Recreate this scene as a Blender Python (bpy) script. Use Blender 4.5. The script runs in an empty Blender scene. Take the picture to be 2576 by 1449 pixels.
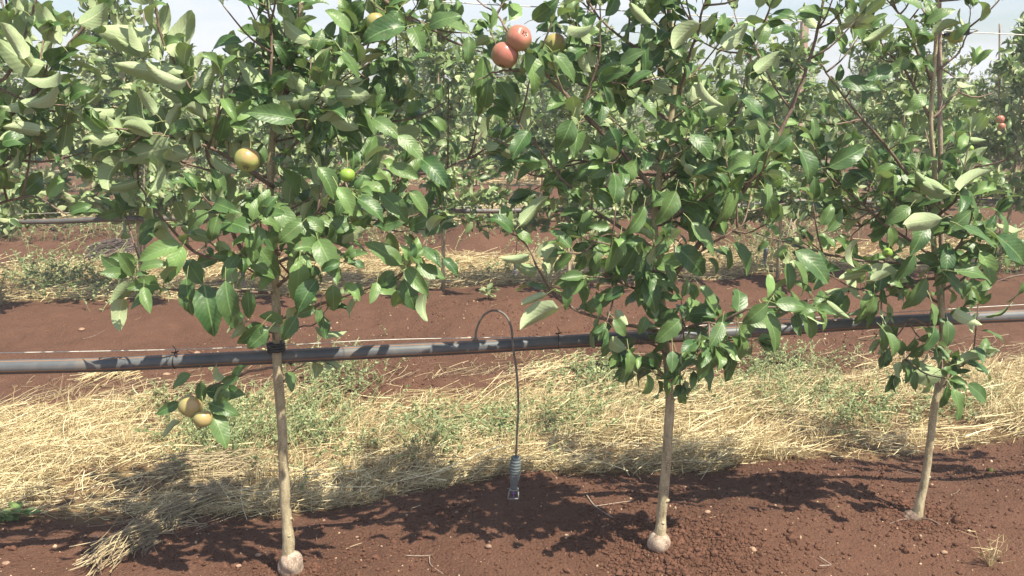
import bpy, math, random
import numpy as np
from mathutils import Vector, Matrix

random.seed(7)
RNG = np.random.default_rng(11)
S = bpy.context.scene
COL = S.collection

# ------------------------------------------------------------------ camera, sky, sun, exposure
CAM_H = 1.45
PITCH = math.radians(12.1)
FPX = 2230.0            # focal length in pixels of a 2576 px wide view of the photo
cam_d = bpy.data.cameras.new('camera')
cam_d.sensor_width = 36.0
cam_d.lens = 36.0 * FPX / 2576.0
cam_d.clip_start = 0.05
cam_d.clip_end = 4000.0
cam = bpy.data.objects.new('camera', cam_d)
COL.objects.link(cam)
cam.location = (0, 0, CAM_H)
cam.rotation_euler = (math.pi/2 - PITCH, 0, 0)
S.camera = cam

SUN_V = Vector((-0.44, 0.39, -1.0)).normalized()       # the way the light travels
SUN_EL = math.asin(-SUN_V.z)
SUN_AZ = math.atan2(-SUN_V.x, -SUN_V.y)                # clockwise from +Y
world = bpy.data.worlds.new('World')
S.world = world
world.use_nodes = True
wn = world.node_tree
wn.nodes.clear()
w_out = wn.nodes.new('ShaderNodeOutputWorld')
w_bg = wn.nodes.new('ShaderNodeBackground')
w_sky = wn.nodes.new('ShaderNodeTexSky')
w_sky.sky_type = 'NISHITA'
w_sky.sun_disc = False
w_sky.sun_elevation = SUN_EL
w_sky.sun_rotation = SUN_AZ
w_sky.air_density = 1.0
w_sky.dust_density = 1.5
w_tc = wn.nodes.new('ShaderNodeTexCoord')
w_map = wn.nodes.new('ShaderNodeMapping')
w_map.inputs['Scale'].default_value = (1.2, 1.2, 7.0)
w_no = wn.nodes.new('ShaderNodeTexNoise')
w_no.inputs['Scale'].default_value = 2.2
w_no.inputs['Detail'].default_value = 8
w_no.inputs['Roughness'].default_value = 0.55
w_rp = wn.nodes.new('ShaderNodeValToRGB')
w_rp.color_ramp.elements[0].position = 0.38
w_rp.color_ramp.elements[0].color = (0.22, 0.22, 0.22, 1)
w_rp.color_ramp.elements[1].position = 0.60
w_rp.color_ramp.elements[1].color = (0.95, 0.95, 0.95, 1)
w_mx = wn.nodes.new('ShaderNodeMix')
w_mx.data_type = 'RGBA'
w_mx.inputs['B'].default_value = (5.7, 5.85, 6.3, 1)     # thin white cloud, in the units of the sky node
wn.links.new(w_tc.outputs['Generated'], w_map.inputs['Vector'])
wn.links.new(w_map.outputs['Vector'], w_no.inputs['Vector'])
wn.links.new(w_no.outputs['Fac'], w_rp.inputs['Fac'])
w_sep = wn.nodes.new('ShaderNodeSeparateXYZ')
wn.links.new(w_tc.outputs['Generated'], w_sep.inputs[0])
w_fa = wn.nodes.new('ShaderNodeMapRange')            # the thin cloud lies low in the sky
w_fa.inputs['From Min'].default_value = 0.15; w_fa.inputs['From Max'].default_value = 0.6
w_fa.inputs['To Min'].default_value = 1.0; w_fa.inputs['To Max'].default_value = 0.12
wn.links.new(w_sep.outputs['Z'], w_fa.inputs['Value'])
w_mu = wn.nodes.new('ShaderNodeMath'); w_mu.operation = 'MULTIPLY'
wn.links.new(w_rp.outputs['Color'], w_mu.inputs[0]); wn.links.new(w_fa.outputs[0], w_mu.inputs[1])
wn.links.new(w_mu.outputs[0], w_mx.inputs['Factor'])
wn.links.new(w_sky.outputs['Color'], w_mx.inputs['A'])
wn.links.new(w_mx.outputs['Result'], w_bg.inputs['Color'])
w_bg.inputs['Strength'].default_value = 0.095
wn.links.new(w_bg.outputs['Background'], w_out.inputs['Surface'])

sun_d = bpy.data.lights.new('sun', 'SUN')
sun_d.energy = 5.0
sun_d.angle = math.radians(0.5)
sun_d.color = (1.0, 0.93, 0.77)
sun = bpy.data.objects.new('sun', sun_d)
COL.objects.link(sun)
sun.rotation_euler = SUN_V.to_track_quat('-Z', 'Y').to_euler()
sun.location = (4, -3, 8)

S.view_settings.view_transform = 'Standard'
S.view_settings.look = 'None'
S.view_settings.gamma = 1.0
S.view_settings.exposure = 0.84
S.view_settings.use_curve_mapping = False

# ------------------------------------------------------------------ placing helpers
CP, SP = math.cos(PITCH), math.sin(PITCH)
SLOPE = 0.16
ROW0, ROWD = 2.51, 3.84

def ray(u, v):
    a = (u - 1288.0) / FPX
    b = (v - 724.5) / FPX
    return np.array([a, CP - b*SP, -SP - b*CP])

def P(u, v, Y):
    """world point seen at pixel (u, v) of the 2576 px view, at depth Y"""
    d = ray(u, v)
    t = Y / d[1]
    return np.array([d[0]*t, Y, CAM_H + d[2]*t])

def hash2(ix, iy, seed):
    h = (ix.astype(np.int64)*374761393 + iy.astype(np.int64)*668265263 + seed*974711) & 0x7fffffff
    h = ((h ^ (h >> 13)) * 1274126177) & 0x7fffffff
    return ((h ^ (h >> 16)) & 0xffff) / 65535.0

def vnoise(x, y, seed=0):
    ix, iy = np.floor(x), np.floor(y)
    fx, fy = x-ix, y-iy
    fx = fx*fx*(3-2*fx); fy = fy*fy*(3-2*fy)
    a = hash2(ix, iy, seed); b = hash2(ix+1, iy, seed)
    c = hash2(ix, iy+1, seed); d = hash2(ix+1, iy+1, seed)
    return (a*(1-fx)+b*fx)*(1-fy) + (c*(1-fx)+d*fx)*fy - 0.5

def rowphase(x, y):
    q = y - SLOPE*x
    k = np.maximum(np.floor((q - ROW0 + 1.9)/ROWD), 0)
    return q - (ROW0 + k*ROWD), k

def sstep(a, b, x):
    t = np.clip((x-a)/(b-a), 0, 1)
    return t*t*(3-2*t)

def strawmask(x, y):
    d, k = rowphase(x, y)
    n = vnoise(x*1.3, y*1.3, 3)*0.45 + vnoise(x*5, y*5, 4)*0.22 + vnoise(x*14, y*14, 14)*0.10
    lo = np.where(k == 0, 0.56+0.07*np.clip(x, -1, 2), 0.12)
    return sstep(lo-0.06, lo+0.06, d + n*0.4) * (1 - sstep(1.78, 1.98, d + n))

HEAPS = [(-0.40, 9.0, 0.22, 0.34), (1.42, 8.9, 0.20, 0.38), (2.45, 9.3, 0.18, 0.4), (-1.3, 9.0, 0.12, 0.4),
         (0.10, 2.80, 0.05, 0.35), (0.75, 2.62, 0.035, 0.3), (-0.30, 5.6, 0.10, 0.5), (1.1, 2.95, 0.05, 0.3),
         (-3.3, 8.7, 0.12, 0.7), (0.62, 2.42, 0.05, 0.20)]

def gz(x, y, fine=True):
    x = np.asarray(x, float); y = np.asarray(y, float)
    d, k = rowphase(x, y)
    z = 0.10*np.exp(-(d/0.62)**2)
    z = z + 0.05*np.exp(-((d-2.6)/0.5)**2) + sstep(1.9, 2.4, d)*vnoise(x*2.1+5, y*3.0, 55)*0.07
    z = z + vnoise(x*1.1, y*1.1, 1)*0.07 + vnoise(x*3.1, y*3.1, 2)*0.035
    for hx, hy, hh, hr in HEAPS:
        z = z + hh*np.exp(-(((x-hx)**2+(y-hy)**2)/hr**2))
    if fine:
        near = np.exp(-np.maximum(y-5.5, 0)*0.25)
        soil = 1 - 0.7*strawmask(x, y)
        cl = np.maximum(vnoise(x*4.0, y*4.0, 30)+0.1, 0)*2.0
        z = z + near*soil*(vnoise(x*11, y*11, 5)*0.020 + (0.5+cl)*(vnoise(x*33, y*33, 6)*0.006 + vnoise(x*60, y*60, 7)*0.005))
    return z

def G(u, v, fine=False):
    """ground point seen at pixel (u, v)"""
    d = ray(u, v)
    z = 0.05
    for _ in range(12):
        t = (z - CAM_H)/d[2]
        z = float(gz(d[0]*t, d[1]*t, fine))
    return np.array([d[0]*t, d[1]*t, z])

def rowY(x, k=0):
    return ROW0 + k*ROWD + SLOPE*x

# ------------------------------------------------------------------ mesh helpers
class MB:
    def __init__(self):
        self.V = []; self.Q = []; self.T = []; self.UV = []; self.MQ = []; self.MT = []; self.mi = 0; self.n = 0; self.hasuv = False
    def add(self, V, Q=None, T=None, UV=None):
        V = np.asarray(V, float).reshape(-1, 3)
        if Q is not None and len(Q): self.Q.append(np.asarray(Q, int).reshape(-1, 4)+self.n); self.MQ.append(np.full(len(self.Q[-1]), self.mi))
        if T is not None and len(T): self.T.append(np.asarray(T, int).reshape(-1, 3)+self.n); self.MT.append(np.full(len(self.T[-1]), self.mi))
        if UV is None: UV = np.zeros((len(V), 2))
        else: self.hasuv = True
        self.V.append(V); self.UV.append(np.asarray(UV, float).reshape(-1, 2)); self.n += len(V)
    def mesh(self, name, mat, smooth=True):
        V = np.concatenate(self.V)
        Q = np.concatenate(self.Q) if self.Q else np.zeros((0, 4), int)
        T = np.concatenate(self.T) if self.T else np.zeros((0, 3), int)
        me = bpy.data.meshes.new(name)
        me.vertices.add(len(V)); me.vertices.foreach_set('co', V.astype(np.float32).ravel())
        nl = Q.size + T.size
        me.loops.add(nl)
        li = np.concatenate([Q.ravel(), T.ravel()]).astype(np.int32)
        me.loops.foreach_set('vertex_index', li)
        me.polygons.add(len(Q)+len(T))
        st = np.concatenate([np.arange(len(Q))*4, Q.size+np.arange(len(T))*3]).astype(np.int32)
        me.polygons.foreach_set('loop_start', st)
        me.polygons.foreach_set('use_smooth', np.full(len(Q)+len(T), smooth))
        if self.hasuv:
            uv = np.concatenate(self.UV)
            l = me.uv_layers.new(name='UVMap')
            l.data.foreach_set('uv', uv[li].astype(np.float32).ravel())
        me.polygons.foreach_set('material_index', np.concatenate(self.MQ+self.MT).astype(np.int32))
        for m in (mat if isinstance(mat, (list, tuple)) else [mat]):
            if m: me.materials.append(m)
        me.update(calc_edges=True)
        me.validate()
        return me
    def build(self, name, mat, parent=None, smooth=True, loc=None):
        o = bpy.data.objects.new(name, self.mesh(name, mat, smooth))
        COL.objects.link(o)
        if parent is not None:
            o.parent = parent
            # children are modelled in world space: undo the parent's place
            o.matrix_parent_inverse = parent_matrix(parent).inverted()
        return o

def parent_matrix(p):
    return Matrix.LocRotScale(p.location, p.rotation_euler, p.scale)

def tag(o, label=None, cat=None, group=None, kind=None):
    if label: o['label'] = label
    if cat: o['category'] = cat
    if group: o['group'] = group
    if kind: o['kind'] = kind
    return o

def thing(name, label, cat, loc=(0, 0, 0), group=None):
    o = bpy.data.objects.new(name, None)
    o.empty_display_size = 0.05
    COL.objects.link(o)
    o.location = tuple(float(c) for c in loc)
    return tag(o, label, cat, group)

def smooth_path(pts, n):
    pts = np.asarray(pts, float)
    k = len(pts)
    if k < 3:
        t = np.linspace(0, 1, n)[:, None]
        return pts[0]*(1-t)+pts[-1]*t
    e = np.vstack([2*pts[0]-pts[1], pts, 2*pts[-1]-pts[-2]])
    out = []
    for s in np.linspace(0, k-1-1e-6, n):
        i = int(s); f = s-i
        p0, p1, p2, p3 = e[i], e[i+1], e[i+2], e[i+3]
        out.append(0.5*((2*p1)+(-p0+p2)*f+(2*p0-5*p1+4*p2-p3)*f*f+(-p0+3*p1-3*p2+p3)*f**3))
    return np.array(out)

def tube(mb, path, rad, sides=8, cap=True, uvscale=None):
    path = np.asarray(path, float); n = len(path)
    rad = np.broadcast_to(np.asarray(rad, float), (n,))
    tan = np.gradient(path, axis=0)
    tan /= np.linalg.norm(tan, axis=1)[:, None]+1e-12
    ref = np.array([0, 0, 1.0]) if abs(tan[0][2]) < 0.8 else np.array([0, 1.0, 0])
    u = np.cross(tan[0], ref); u /= np.linalg.norm(u)
    V = []; UV = []
    L = 0
    for i in range(n):
        u = u - tan[i]*np.dot(u, tan[i]); u /= np.linalg.norm(u)
        w = np.cross(tan[i], u)
        a = np.arange(sides)*2*math.pi/sides
        V.append(path[i]+rad[i]*(np.cos(a)[:, None]*u+np.sin(a)[:, None]*w))
        if i: L += np.linalg.norm(path[i]-path[i-1])
        UV.append(np.stack([np.full(sides, L), np.arange(sides)/sides], 1))
    V = np.concatenate(V); UV = np.concatenate(UV)
    i = np.arange(n-1)[:, None]*sides; j = np.arange(sides)[None, :]; j2 = (j+1) % sides
    Q = np.stack([i+j, i+j2, i+sides+j2, i+sides+j], -1).reshape(-1, 4)
    T = []
    if cap:
        V = np.vstack([V, path[0], path[-1]]); UV = np.vstack([UV, [0, 0], [L, 0]])
        a, b = n*sides, n*sides+1
        for k in range(sides):
            T.append((a, (k+1) % sides, k)); T.append((b, (n-1)*sides+k, (n-1)*sides+(k+1) % sides))
    mb.add(V, Q, T, UV)

def strands(mb, PT, R, sides=3):
    """PT (n,k,3) centre lines, R (n,k) or (n,) radii: many thin stalks at once"""
    n, k, _ = PT.shape
    if R.ndim == 1: R = np.repeat(R[:, None], k, 1)
    tan = PT[:, -1]-PT[:, 0]
    tan /= np.linalg.norm(tan, axis=1)[:, None]+1e-9
    ref = np.where(np.abs(tan[:, 2:3]) < 0.8, np.array([[0, 0, 1.0]]), np.array([[1.0, 0, 0]]))
    u = np.cross(tan, ref); u /= np.linalg.norm(u, axis=1)[:, None]
    w = np.cross(tan, u)
    a = np.arange(sides)*2*math.pi/sides
    off = np.cos(a)[None, :, None]*u[:, None]+np.sin(a)[None, :, None]*w[:, None]
    V = PT[:, :, None]+off[:, None]*R[:, :, None, None]
    base = (np.arange(n)*k*sides)[:, None, None]
    i = (np.arange(k-1)*sides)[None, :, None]; j = np.arange(sides)[None, None]; j2 = (j+1) % sides
    Q = np.stack([base+i+j, base+i+j2, base+i+sides+j2, base+i+sides+j], -1).reshape(-1, 4)
    mb.add(V.reshape(-1, 3), Q)

def nrm(a):
    return a/(np.linalg.norm(a, axis=-1, keepdims=True)+1e-9)

def leaves(mb, B, D, N, L, W, curl, fold, wave, rings=8, cross=5, rng=RNG, teeth=0.085):
    """many leaves at once: base, direction, upper-side normal, sizes"""
    n = len(B)
    D = nrm(D); N = nrm(N - D*np.sum(N*D, 1, keepdims=True)); Sd = np.cross(D, N)
    t = np.linspace(0, 1, rings)
    th = curl[:, None]*(t[None]**1.2)
    dt = 1/(rings-1)
    cx = np.cumsum(np.concatenate([np.zeros((n, 1)), np.cos((th[:, 1:]+th[:, :-1])/2)*dt], 1), 1)
    cz = np.cumsum(np.concatenate([np.zeros((n, 1)), -np.sin((th[:, 1:]+th[:, :-1])/2)*dt], 1), 1)
    mid = B[:, None]+L[:, None, None]*(cx[..., None]*D[:, None]+cz[..., None]*N[:, None])
    nr = np.cos(th)[..., None]*N[:, None]+np.sin(th)[..., None]*D[:, None]
    w = (np.sin(np.pi*np.clip(t, 0, 1)**0.82)**0.78)*(1-0.18*t)
    w[0] = 0.03; w[-1] = 0.012
    s = np.linspace(-1, 1, cross)
    ww = np.repeat(w[None], n, 0)*W[:, None]*0.5
    jl = ww*(1+rng.uniform(-teeth, teeth, (n, rings))); jr = ww*(1+rng.uniform(-teeth, teeth, (n, rings)))
    ph = rng.uniform(0, 6.28, n)
    V = np.zeros((n, rings, cross, 3))
    tw = rng.uniform(-0.5, 0.5, n)[:, None]*t[None]
    for c, sv in enumerate(s):
        hw = jl if sv < 0 else jr
        a = abs(sv)
        f = fold[:, None]*(0.55+0.45*a)
        wv = wave[:, None]*W[:, None]*a*np.sin(ph[:, None]+t[None]*11+(1.5 if sv < 0 else 0))
        sx = sv*hw*np.cos(f); sz = a*hw*np.sin(f)+wv+sx*np.sin(tw)
        V[:, :, c] = mid+sx[..., None]*Sd[:, None]+sz[..., None]*nr
    UVx = np.broadcast_to(s[None, None, :], (n, rings, cross))*w[None, :, None]
    UVy = np.broadcast_to(t[None, :, None], (n, rings, cross))
    base = (np.arange(n)*rings*cross)[:, None, None]
    i = (np.arange(rings-1)*cross)[None, :, None]; j = np.arange(cross-1)[None, None]
    Q = np.stack([base+i+j, base+i+j+1, base+i+cross+j+1, base+i+cross+j], -1).reshape(-1, 4)
    mb.add(V.reshape(-1, 3), Q, None, np.stack([UVx*0.5+0.5, UVy], -1).reshape(-1, 2))

# ------------------------------------------------------------------ materials
def newmat(name):
    m = bpy.data.materials.new(name); m.use_nodes = True
    nt = m.node_tree; nt.nodes.clear()
    out = nt.nodes.new('ShaderNodeOutputMaterial')
    return m, nt, out

def nd(nt, typ, **kw):
    n = nt.nodes.new(typ)
    for k, v in kw.items():
        if k in ('operation', 'data_type', 'blend_type', 'noise_dimensions', 'feature', 'wave_type', 'bands_direction', 'attribute_name', 'distance'):
            setattr(n, k, v)
        else: n.inputs[k].default_value = v
    return n

def ramp(nt, stops, interp='LINEAR'):
    r = nt.nodes.new('ShaderNodeValToRGB')
    cr = r.color_ramp; cr.interpolation = interp
    while len(cr.elements) < len(stops): cr.elements.new(0.5)
    for e, (p, c) in zip(cr.elements, stops):
        e.position = p; e.color = (c[0], c[1], c[2], 1)
    return r

def mathn(nt, op, a, b=None, c=None):
    n = nt.nodes.new('ShaderNodeMath'); n.operation = op
    for i, x in enumerate((a, b, c)):
        if x is None: continue
        if isinstance(x, (int, float)): n.inputs[i].default_value = x
        else: nt.links.new(x, n.inputs[i])
    return n.outputs[0]

def mixc(nt, fac, a, b, blend='MIX'):
    n = nt.nodes.new('ShaderNodeMix'); n.data_type = 'RGBA'; n.blend_type = blend
    for k, x in (('Factor', fac), ('A', a), ('B', b)):
        s = n.inputs[k] if k != 'Factor' else n.inputs[0]
        if k == 'A': s = n.inputs[6]
        if k == 'B': s = n.inputs[7]
        if isinstance(x, (int, float)): s.default_value = x
        elif isinstance(x, tuple): s.default_value = (*x, 1)
        else: nt.links.new(x, s)
    return n.outputs[2]

def simple(name, col, rough=0.6, var=0.25, scale=30, bump=0.0, metal=0.0, spec=0.5, alt=None):
    m, nt, out = newmat(name)
    b = nd(nt, 'ShaderNodeBsdfPrincipled', Roughness=rough, Metallic=metal)
    b.inputs['Specular IOR Level'].default_value = spec
    tc = nt.nodes.new('ShaderNodeTexCoord')
    no = nd(nt, 'ShaderNodeTexNoise', Scale=scale, Detail=5.0, Roughness=0.6)
    nt.links.new(tc.outputs['Object'], no.inputs['Vector'])
    lo = alt or tuple(c*(1-var) for c in col)
    hi = tuple(min(1, c*(1+var)) for c in col)
    r = ramp(nt, [(0.3, lo), (0.7, hi)])
    nt.links.new(no.outputs['Fac'], r.inputs['Fac'])
    nt.links.new(r.outputs['Color'], b.inputs['Base Color'])
    if bump:
        bp = nd(nt, 'ShaderNodeBump', Strength=1.0, Distance=bump)
        nt.links.new(no.outputs['Fac'], bp.inputs['Height'])
        nt.links.new(bp.outputs['Normal'], b.inputs['Normal'])
    nt.links.new(b.outputs[0], out.inputs['Surface'])
    return m

def leaf_mat(name, top_a, top_b, back_a, back_b, veins=True, trans=0.24, rough=0.41):
    m, nt, out = newmat(name)
    g = nt.nodes.new('ShaderNodeNewGeometry')
    rt = ramp(nt, [(0.0, top_a), (0.85, top_b), (1.0, tuple(min(1, c*1.7) for c in top_b))])
    rb = ramp(nt, [(0.0, back_a), (1.0, back_b)])
    nt.links.new(g.outputs['Random Per Island'], rt.inputs['Fac'])
    nt.links.new(g.outputs['Random Per Island'], rb.inputs['Fac'])
    ct, cb = rt.outputs['Color'], rb.outputs['Color']
    b = nd(nt, 'ShaderNodeBsdfPrincipled', Roughness=rough)
    if veins:
        uv = nt.nodes.new('ShaderNodeUVMap'); uv.uv_map = 'UVMap'
        sp = nt.nodes.new('ShaderNodeSeparateXYZ'); nt.links.new(uv.outputs[0], sp.inputs[0])
        au = mathn(nt, 'ABSOLUTE', mathn(nt, 'MULTIPLY_ADD', sp.outputs[0], 2.0, -1.0))
        ph = mathn(nt, 'MULTIPLY_ADD', sp.outputs[1], 9.0, mathn(nt, 'MULTIPLY', au, -2.6))
        fr = mathn(nt, 'ABSOLUTE', mathn(nt, 'MULTIPLY_ADD', mathn(nt, 'FRACT', ph), 2.0, -1.0))
        side = mathn(nt, 'GREATER_THAN', fr, 0.86)
        midr = mathn(nt, 'LESS_THAN', au, 0.05)
        vn = mathn(nt, 'MAXIMUM', mathn(nt, 'MULTIPLY', side, 0.22), midr)
        ct = mixc(nt, mathn(nt, 'MULTIPLY', vn, 0.38), ct, tuple(min(1, c*2.6+0.02) for c in top_b))
        cb = mixc(nt, mathn(nt, 'MULTIPLY', vn, 0.6), cb, tuple(min(1, c*1.45) for c in back_b))
        bp = nd(nt, 'ShaderNodeBump', Strength=0.7, Distance=0.0012)
        no = nd(nt, 'ShaderNodeTexNoise', Scale=90.0, Detail=3.0)
        tc = nt.nodes.new('ShaderNodeTexCoord'); nt.links.new(tc.outputs['Object'], no.inputs['Vector'])
        h = mathn(nt, 'ADD', mathn(nt, 'MULTIPLY', fr, -0.28), mathn(nt, 'MULTIPLY', no.outputs['Fac'], 1.2))
        h = mathn(nt, 'ADD', h, mathn(nt, 'MULTIPLY', midr, -0.8))
        nt.links.new(h, bp.inputs['Height'])
        nt.links.new(bp.outputs['Normal'], b.inputs['Normal'])
        # a little browning and dust in blotches
        n2 = nd(nt, 'ShaderNodeTexNoise', Scale=28.0, Detail=2.0)
        nt.links.new(tc.outputs['Object'], n2.inputs['Vector'])
        r2 = ramp(nt, [(0.42, (0, 0, 0)), (0.72, (1, 1, 1))])
        nt.links.new(n2.outputs['Fac'], r2.inputs['Fac'])
        v3 = nd(nt, 'ShaderNodeTexVoronoi', Scale=48.0)
        nt.links.new(tc.outputs['Object'], v3.inputs['Vector'])
        spt = mathn(nt, 'MULTIPLY', mathn(nt, 'LESS_THAN', v3.outputs['Distance'], 0.13), mathn(nt, 'GREATER_THAN', mathn(nt, 'FRACT', mathn(nt, 'MULTIPLY', g.outputs['Random Per Island'], 7.3)), 0.55))
        ct = mixc(nt, mathn(nt, 'MULTIPLY', spt, 0.8), ct, (0.20, 0.13, 0.06))
        ct = mixc(nt, mathn(nt, 'MULTIPLY', r2.outputs['Color'], 0.30), ct, tuple(c*1.5+0.02 for c in top_b))
    col = mixc(nt, g.outputs['Backfacing'], ct, cb)
    nt.links.new(col, b.inputs['Base Color'])
    rr = mathn(nt, 'MULTIPLY_ADD', g.outputs['Backfacing'], 0.4, rough)
    nt.links.new(rr, b.inputs['Roughness'])
    tr = nt.nodes.new('ShaderNodeBsdfTranslucent')
    tcx = mixc(nt, 0.5, ct, (0.22, 0.36, 0.05))
    nt.links.new(tcx, tr.inputs['Color'])
    mx = nd(nt, 'ShaderNodeMixShader', Fac=trans)
    nt.links.new(b.outputs[0], mx.inputs[1]); nt.links.new(tr.outputs[0], mx.inputs[2])
    nt.links.new(mx.outputs[0], out.inputs['Surface'])
    return m

M = {}
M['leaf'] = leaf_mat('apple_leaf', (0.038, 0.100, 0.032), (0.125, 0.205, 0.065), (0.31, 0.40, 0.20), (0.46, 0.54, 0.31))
M['leaf_far'] = leaf_mat('apple_leaf_veiled', (0.08, 0.14, 0.050), (0.19, 0.265, 0.100), (0.32, 0.38, 0.19), (0.46, 0.50, 0.28), veins=False, rough=0.42)  # paler tops: veiling glare over the back rows is put into the colour
M['leaf_bright'] = leaf_mat('young_leaf', (0.09, 0.17, 0.05), (0.19, 0.28, 0.09), (0.2, 0.3, 0.1), (0.3, 0.4, 0.15), trans=0.35)
M['weed'] = leaf_mat('weed_leaf', (0.11, 0.17, 0.06), (0.33, 0.36, 0.18), (0.12, 0.2, 0.09), (0.22, 0.30, 0.14), veins=False, rough=0.55)

def bark_mat(name, a, b, c):
    m, nt, out = newmat(name)
    bs = nd(nt, 'ShaderNodeBsdfPrincipled', Roughness=0.7)
    tc = nt.nodes.new('ShaderNodeTexCoord')
    mp = nt.nodes.new('ShaderNodeMapping'); mp.inputs['Scale'].default_value = (1, 1, 0.35)
    nt.links.new(tc.outputs['Object'], mp.inputs['Vector'])
    n1 = nd(nt, 'ShaderNodeTexNoise', Scale=55.0, Detail=6.0, Roughness=0.65)
    nt.links.new(mp.outputs[0], n1.inputs['Vector'])
    r = ramp(nt, [(0.28, a), (0.52, b), (0.75, c)])
    nt.links.new(n1.outputs['Fac'], r.inputs['Fac'])
    n2 = nd(nt, 'ShaderNodeTexVoronoi', Scale=130.0)
    nt.links.new(tc.outputs['Object'], n2.inputs['Vector'])
    sp = mathn(nt, 'LESS_THAN', n2.outputs['Distance'], 0.22)
    col = mixc(nt, mathn(nt, 'MULTIPLY', sp, 0.55), r.outputs['Color'], tuple(min(1, x*1.6) for x in c))
    nt.links.new(col, bs.inputs['Base Color'])
    bp = nd(nt, 'ShaderNodeBump', Strength=1.0, Distance=0.004)
    nt.links.new(mathn(nt, 'ADD', n1.outputs['Fac'], mathn(nt, 'MULTIPLY', sp, 0.5)), bp.inputs['Height'])
    nt.links.new(bp.outputs['Normal'], bs.inputs['Normal'])
    nt.links.new(bs.outputs[0], out.inputs['Surface'])
    return m
M['bark'] = bark_mat('trunk_bark', (0.19, 0.145, 0.085), (0.41, 0.345, 0.215), (0.55, 0.48, 0.32))
M['twig'] = bark_mat('twig_bark', (0.10, 0.065, 0.05), (0.19, 0.13, 0.095), (0.27, 0.2, 0.15))
M['clay'] = bark_mat('dried_mud', (0.10, 0.05, 0.035), (0.38, 0.29, 0.22), (0.50, 0.42, 0.33))
M['petiole'] = simple('petiole', (0.30, 0.33, 0.13), 0.6)
M['stake'] = bark_mat('bamboo', (0.22, 0.16, 0.12), (0.34, 0.26, 0.2), (0.42, 0.34, 0.27))
M['post'] = bark_mat('wooden_post', (0.38, 0.24, 0.19), (0.50, 0.34, 0.27), (0.58, 0.42, 0.34))
M['black'] = simple('black_plastic', (0.022, 0.022, 0.024), 0.4)
M['tube'] = simple('dusty_tube', (0.17, 0.15, 0.13), 0.55, 0.35, 60)
M['weight'] = simple('grey_weight', (0.11, 0.135, 0.14), 0.6, 0.2, 80)
M['clear'] = simple('pale_plastic', (0.20, 0.22, 0.23), 0.35, 0.15, 50)
M['purple'] = simple('purple_plastic', (0.16, 0.10, 0.34), 0.4, 0.1)
M['wire'] = simple('galvanised_wire', (0.62, 0.60, 0.54), 0.45, 0.25, 40)
M['stone'] = simple('stone', (0.30, 0.19, 0.125), 0.9, 0.45, 45, 0.003)
M['tag'] = simple('white_tag', (0.75, 0.75, 0.72), 0.5, 0.05)

def pipe_mat():
    m, nt, out = newmat('irrigation_pipe')
    b = nd(nt, 'ShaderNodeBsdfPrincipled', Roughness=0.48)
    uv = nt.nodes.new('ShaderNodeUVMap'); uv.uv_map = 'UVMap'
    sp = nt.nodes.new('ShaderNodeSeparateXYZ'); nt.links.new(uv.outputs[0], sp.inputs[0])
    tc = nt.nodes.new('ShaderNodeTexCoord')
    n1 = nd(nt, 'ShaderNodeTexNoise', Scale=7.0, Detail=9.0, Roughness=0.7)
    nt.links.new(tc.outputs['Object'], n1.inputs['Vector'])
    r = ramp(nt, [(0.3, (0.060, 0.068, 0.074)), (0.52, (0.095, 0.104, 0.112)), (0.72, (0.19, 0.155, 0.125))])
    nt.links.new(n1.outputs['Fac'], r.inputs['Fac'])
    st = None
    for c in STRIPES:
        d = mathn(nt, 'LESS_THAN', mathn(nt, 'ABSOLUTE', mathn(nt, 'SUBTRACT', sp.outputs[1], c)), 0.012)
        st = d if st is None else mathn(nt, 'MAXIMUM', st, d)
    col = mixc(nt, mathn(nt, 'MULTIPLY', st, 0.9), r.outputs['Color'], (0.32, 0.15, 0.06))
    nt.links.new(col, b.inputs['Base Color'])
    nt.links.new(b.outputs[0], out.inputs['Surface'])
    return m
STRIPES = (0.06, 0.31, 0.56, 0.81)
M['pipe'] = pipe_mat()

def straw_mat(name, stops, rough=0.6):
    m, nt, out = newmat(name)
    g = nt.nodes.new('ShaderNodeNewGeometry')
    r = ramp(nt, stops)
    nt.links.new(g.outputs['Random Per Island'], r.inputs['Fac'])
    b = nd(nt, 'ShaderNodeBsdfPrincipled', Roughness=rough)
    nt.links.new(r.outputs['Color'], b.inputs['Base Color'])
    nt.links.new(b.outputs[0], out.inputs['Surface'])
    return m
M['straw'] = straw_mat('straw', [(0.0, (0.22, 0.14, 0.065)), (0.3, (0.34, 0.25, 0.12)), (0.65, (0.60, 0.49, 0.26)), (1.0, (0.82, 0.73, 0.46))])
M['straw_grey'] = straw_mat('old_straw', [(0.0, (0.14, 0.095, 0.06)), (0.5, (0.30, 0.23, 0.13)), (1.0, (0.50, 0.41, 0.24))])
M['twigs_dark'] = straw_mat('dark_prunings', [(0.0, (0.06, 0.045, 0.04)), (1.0, (0.16, 0.12, 0.11))])
M['stem_green'] = straw_mat('weed_stem', [(0.0, (0.14, 0.22, 0.08)), (0.6, (0.25, 0.32, 0.14)), (1.0, (0.42, 0.38, 0.18))])

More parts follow.
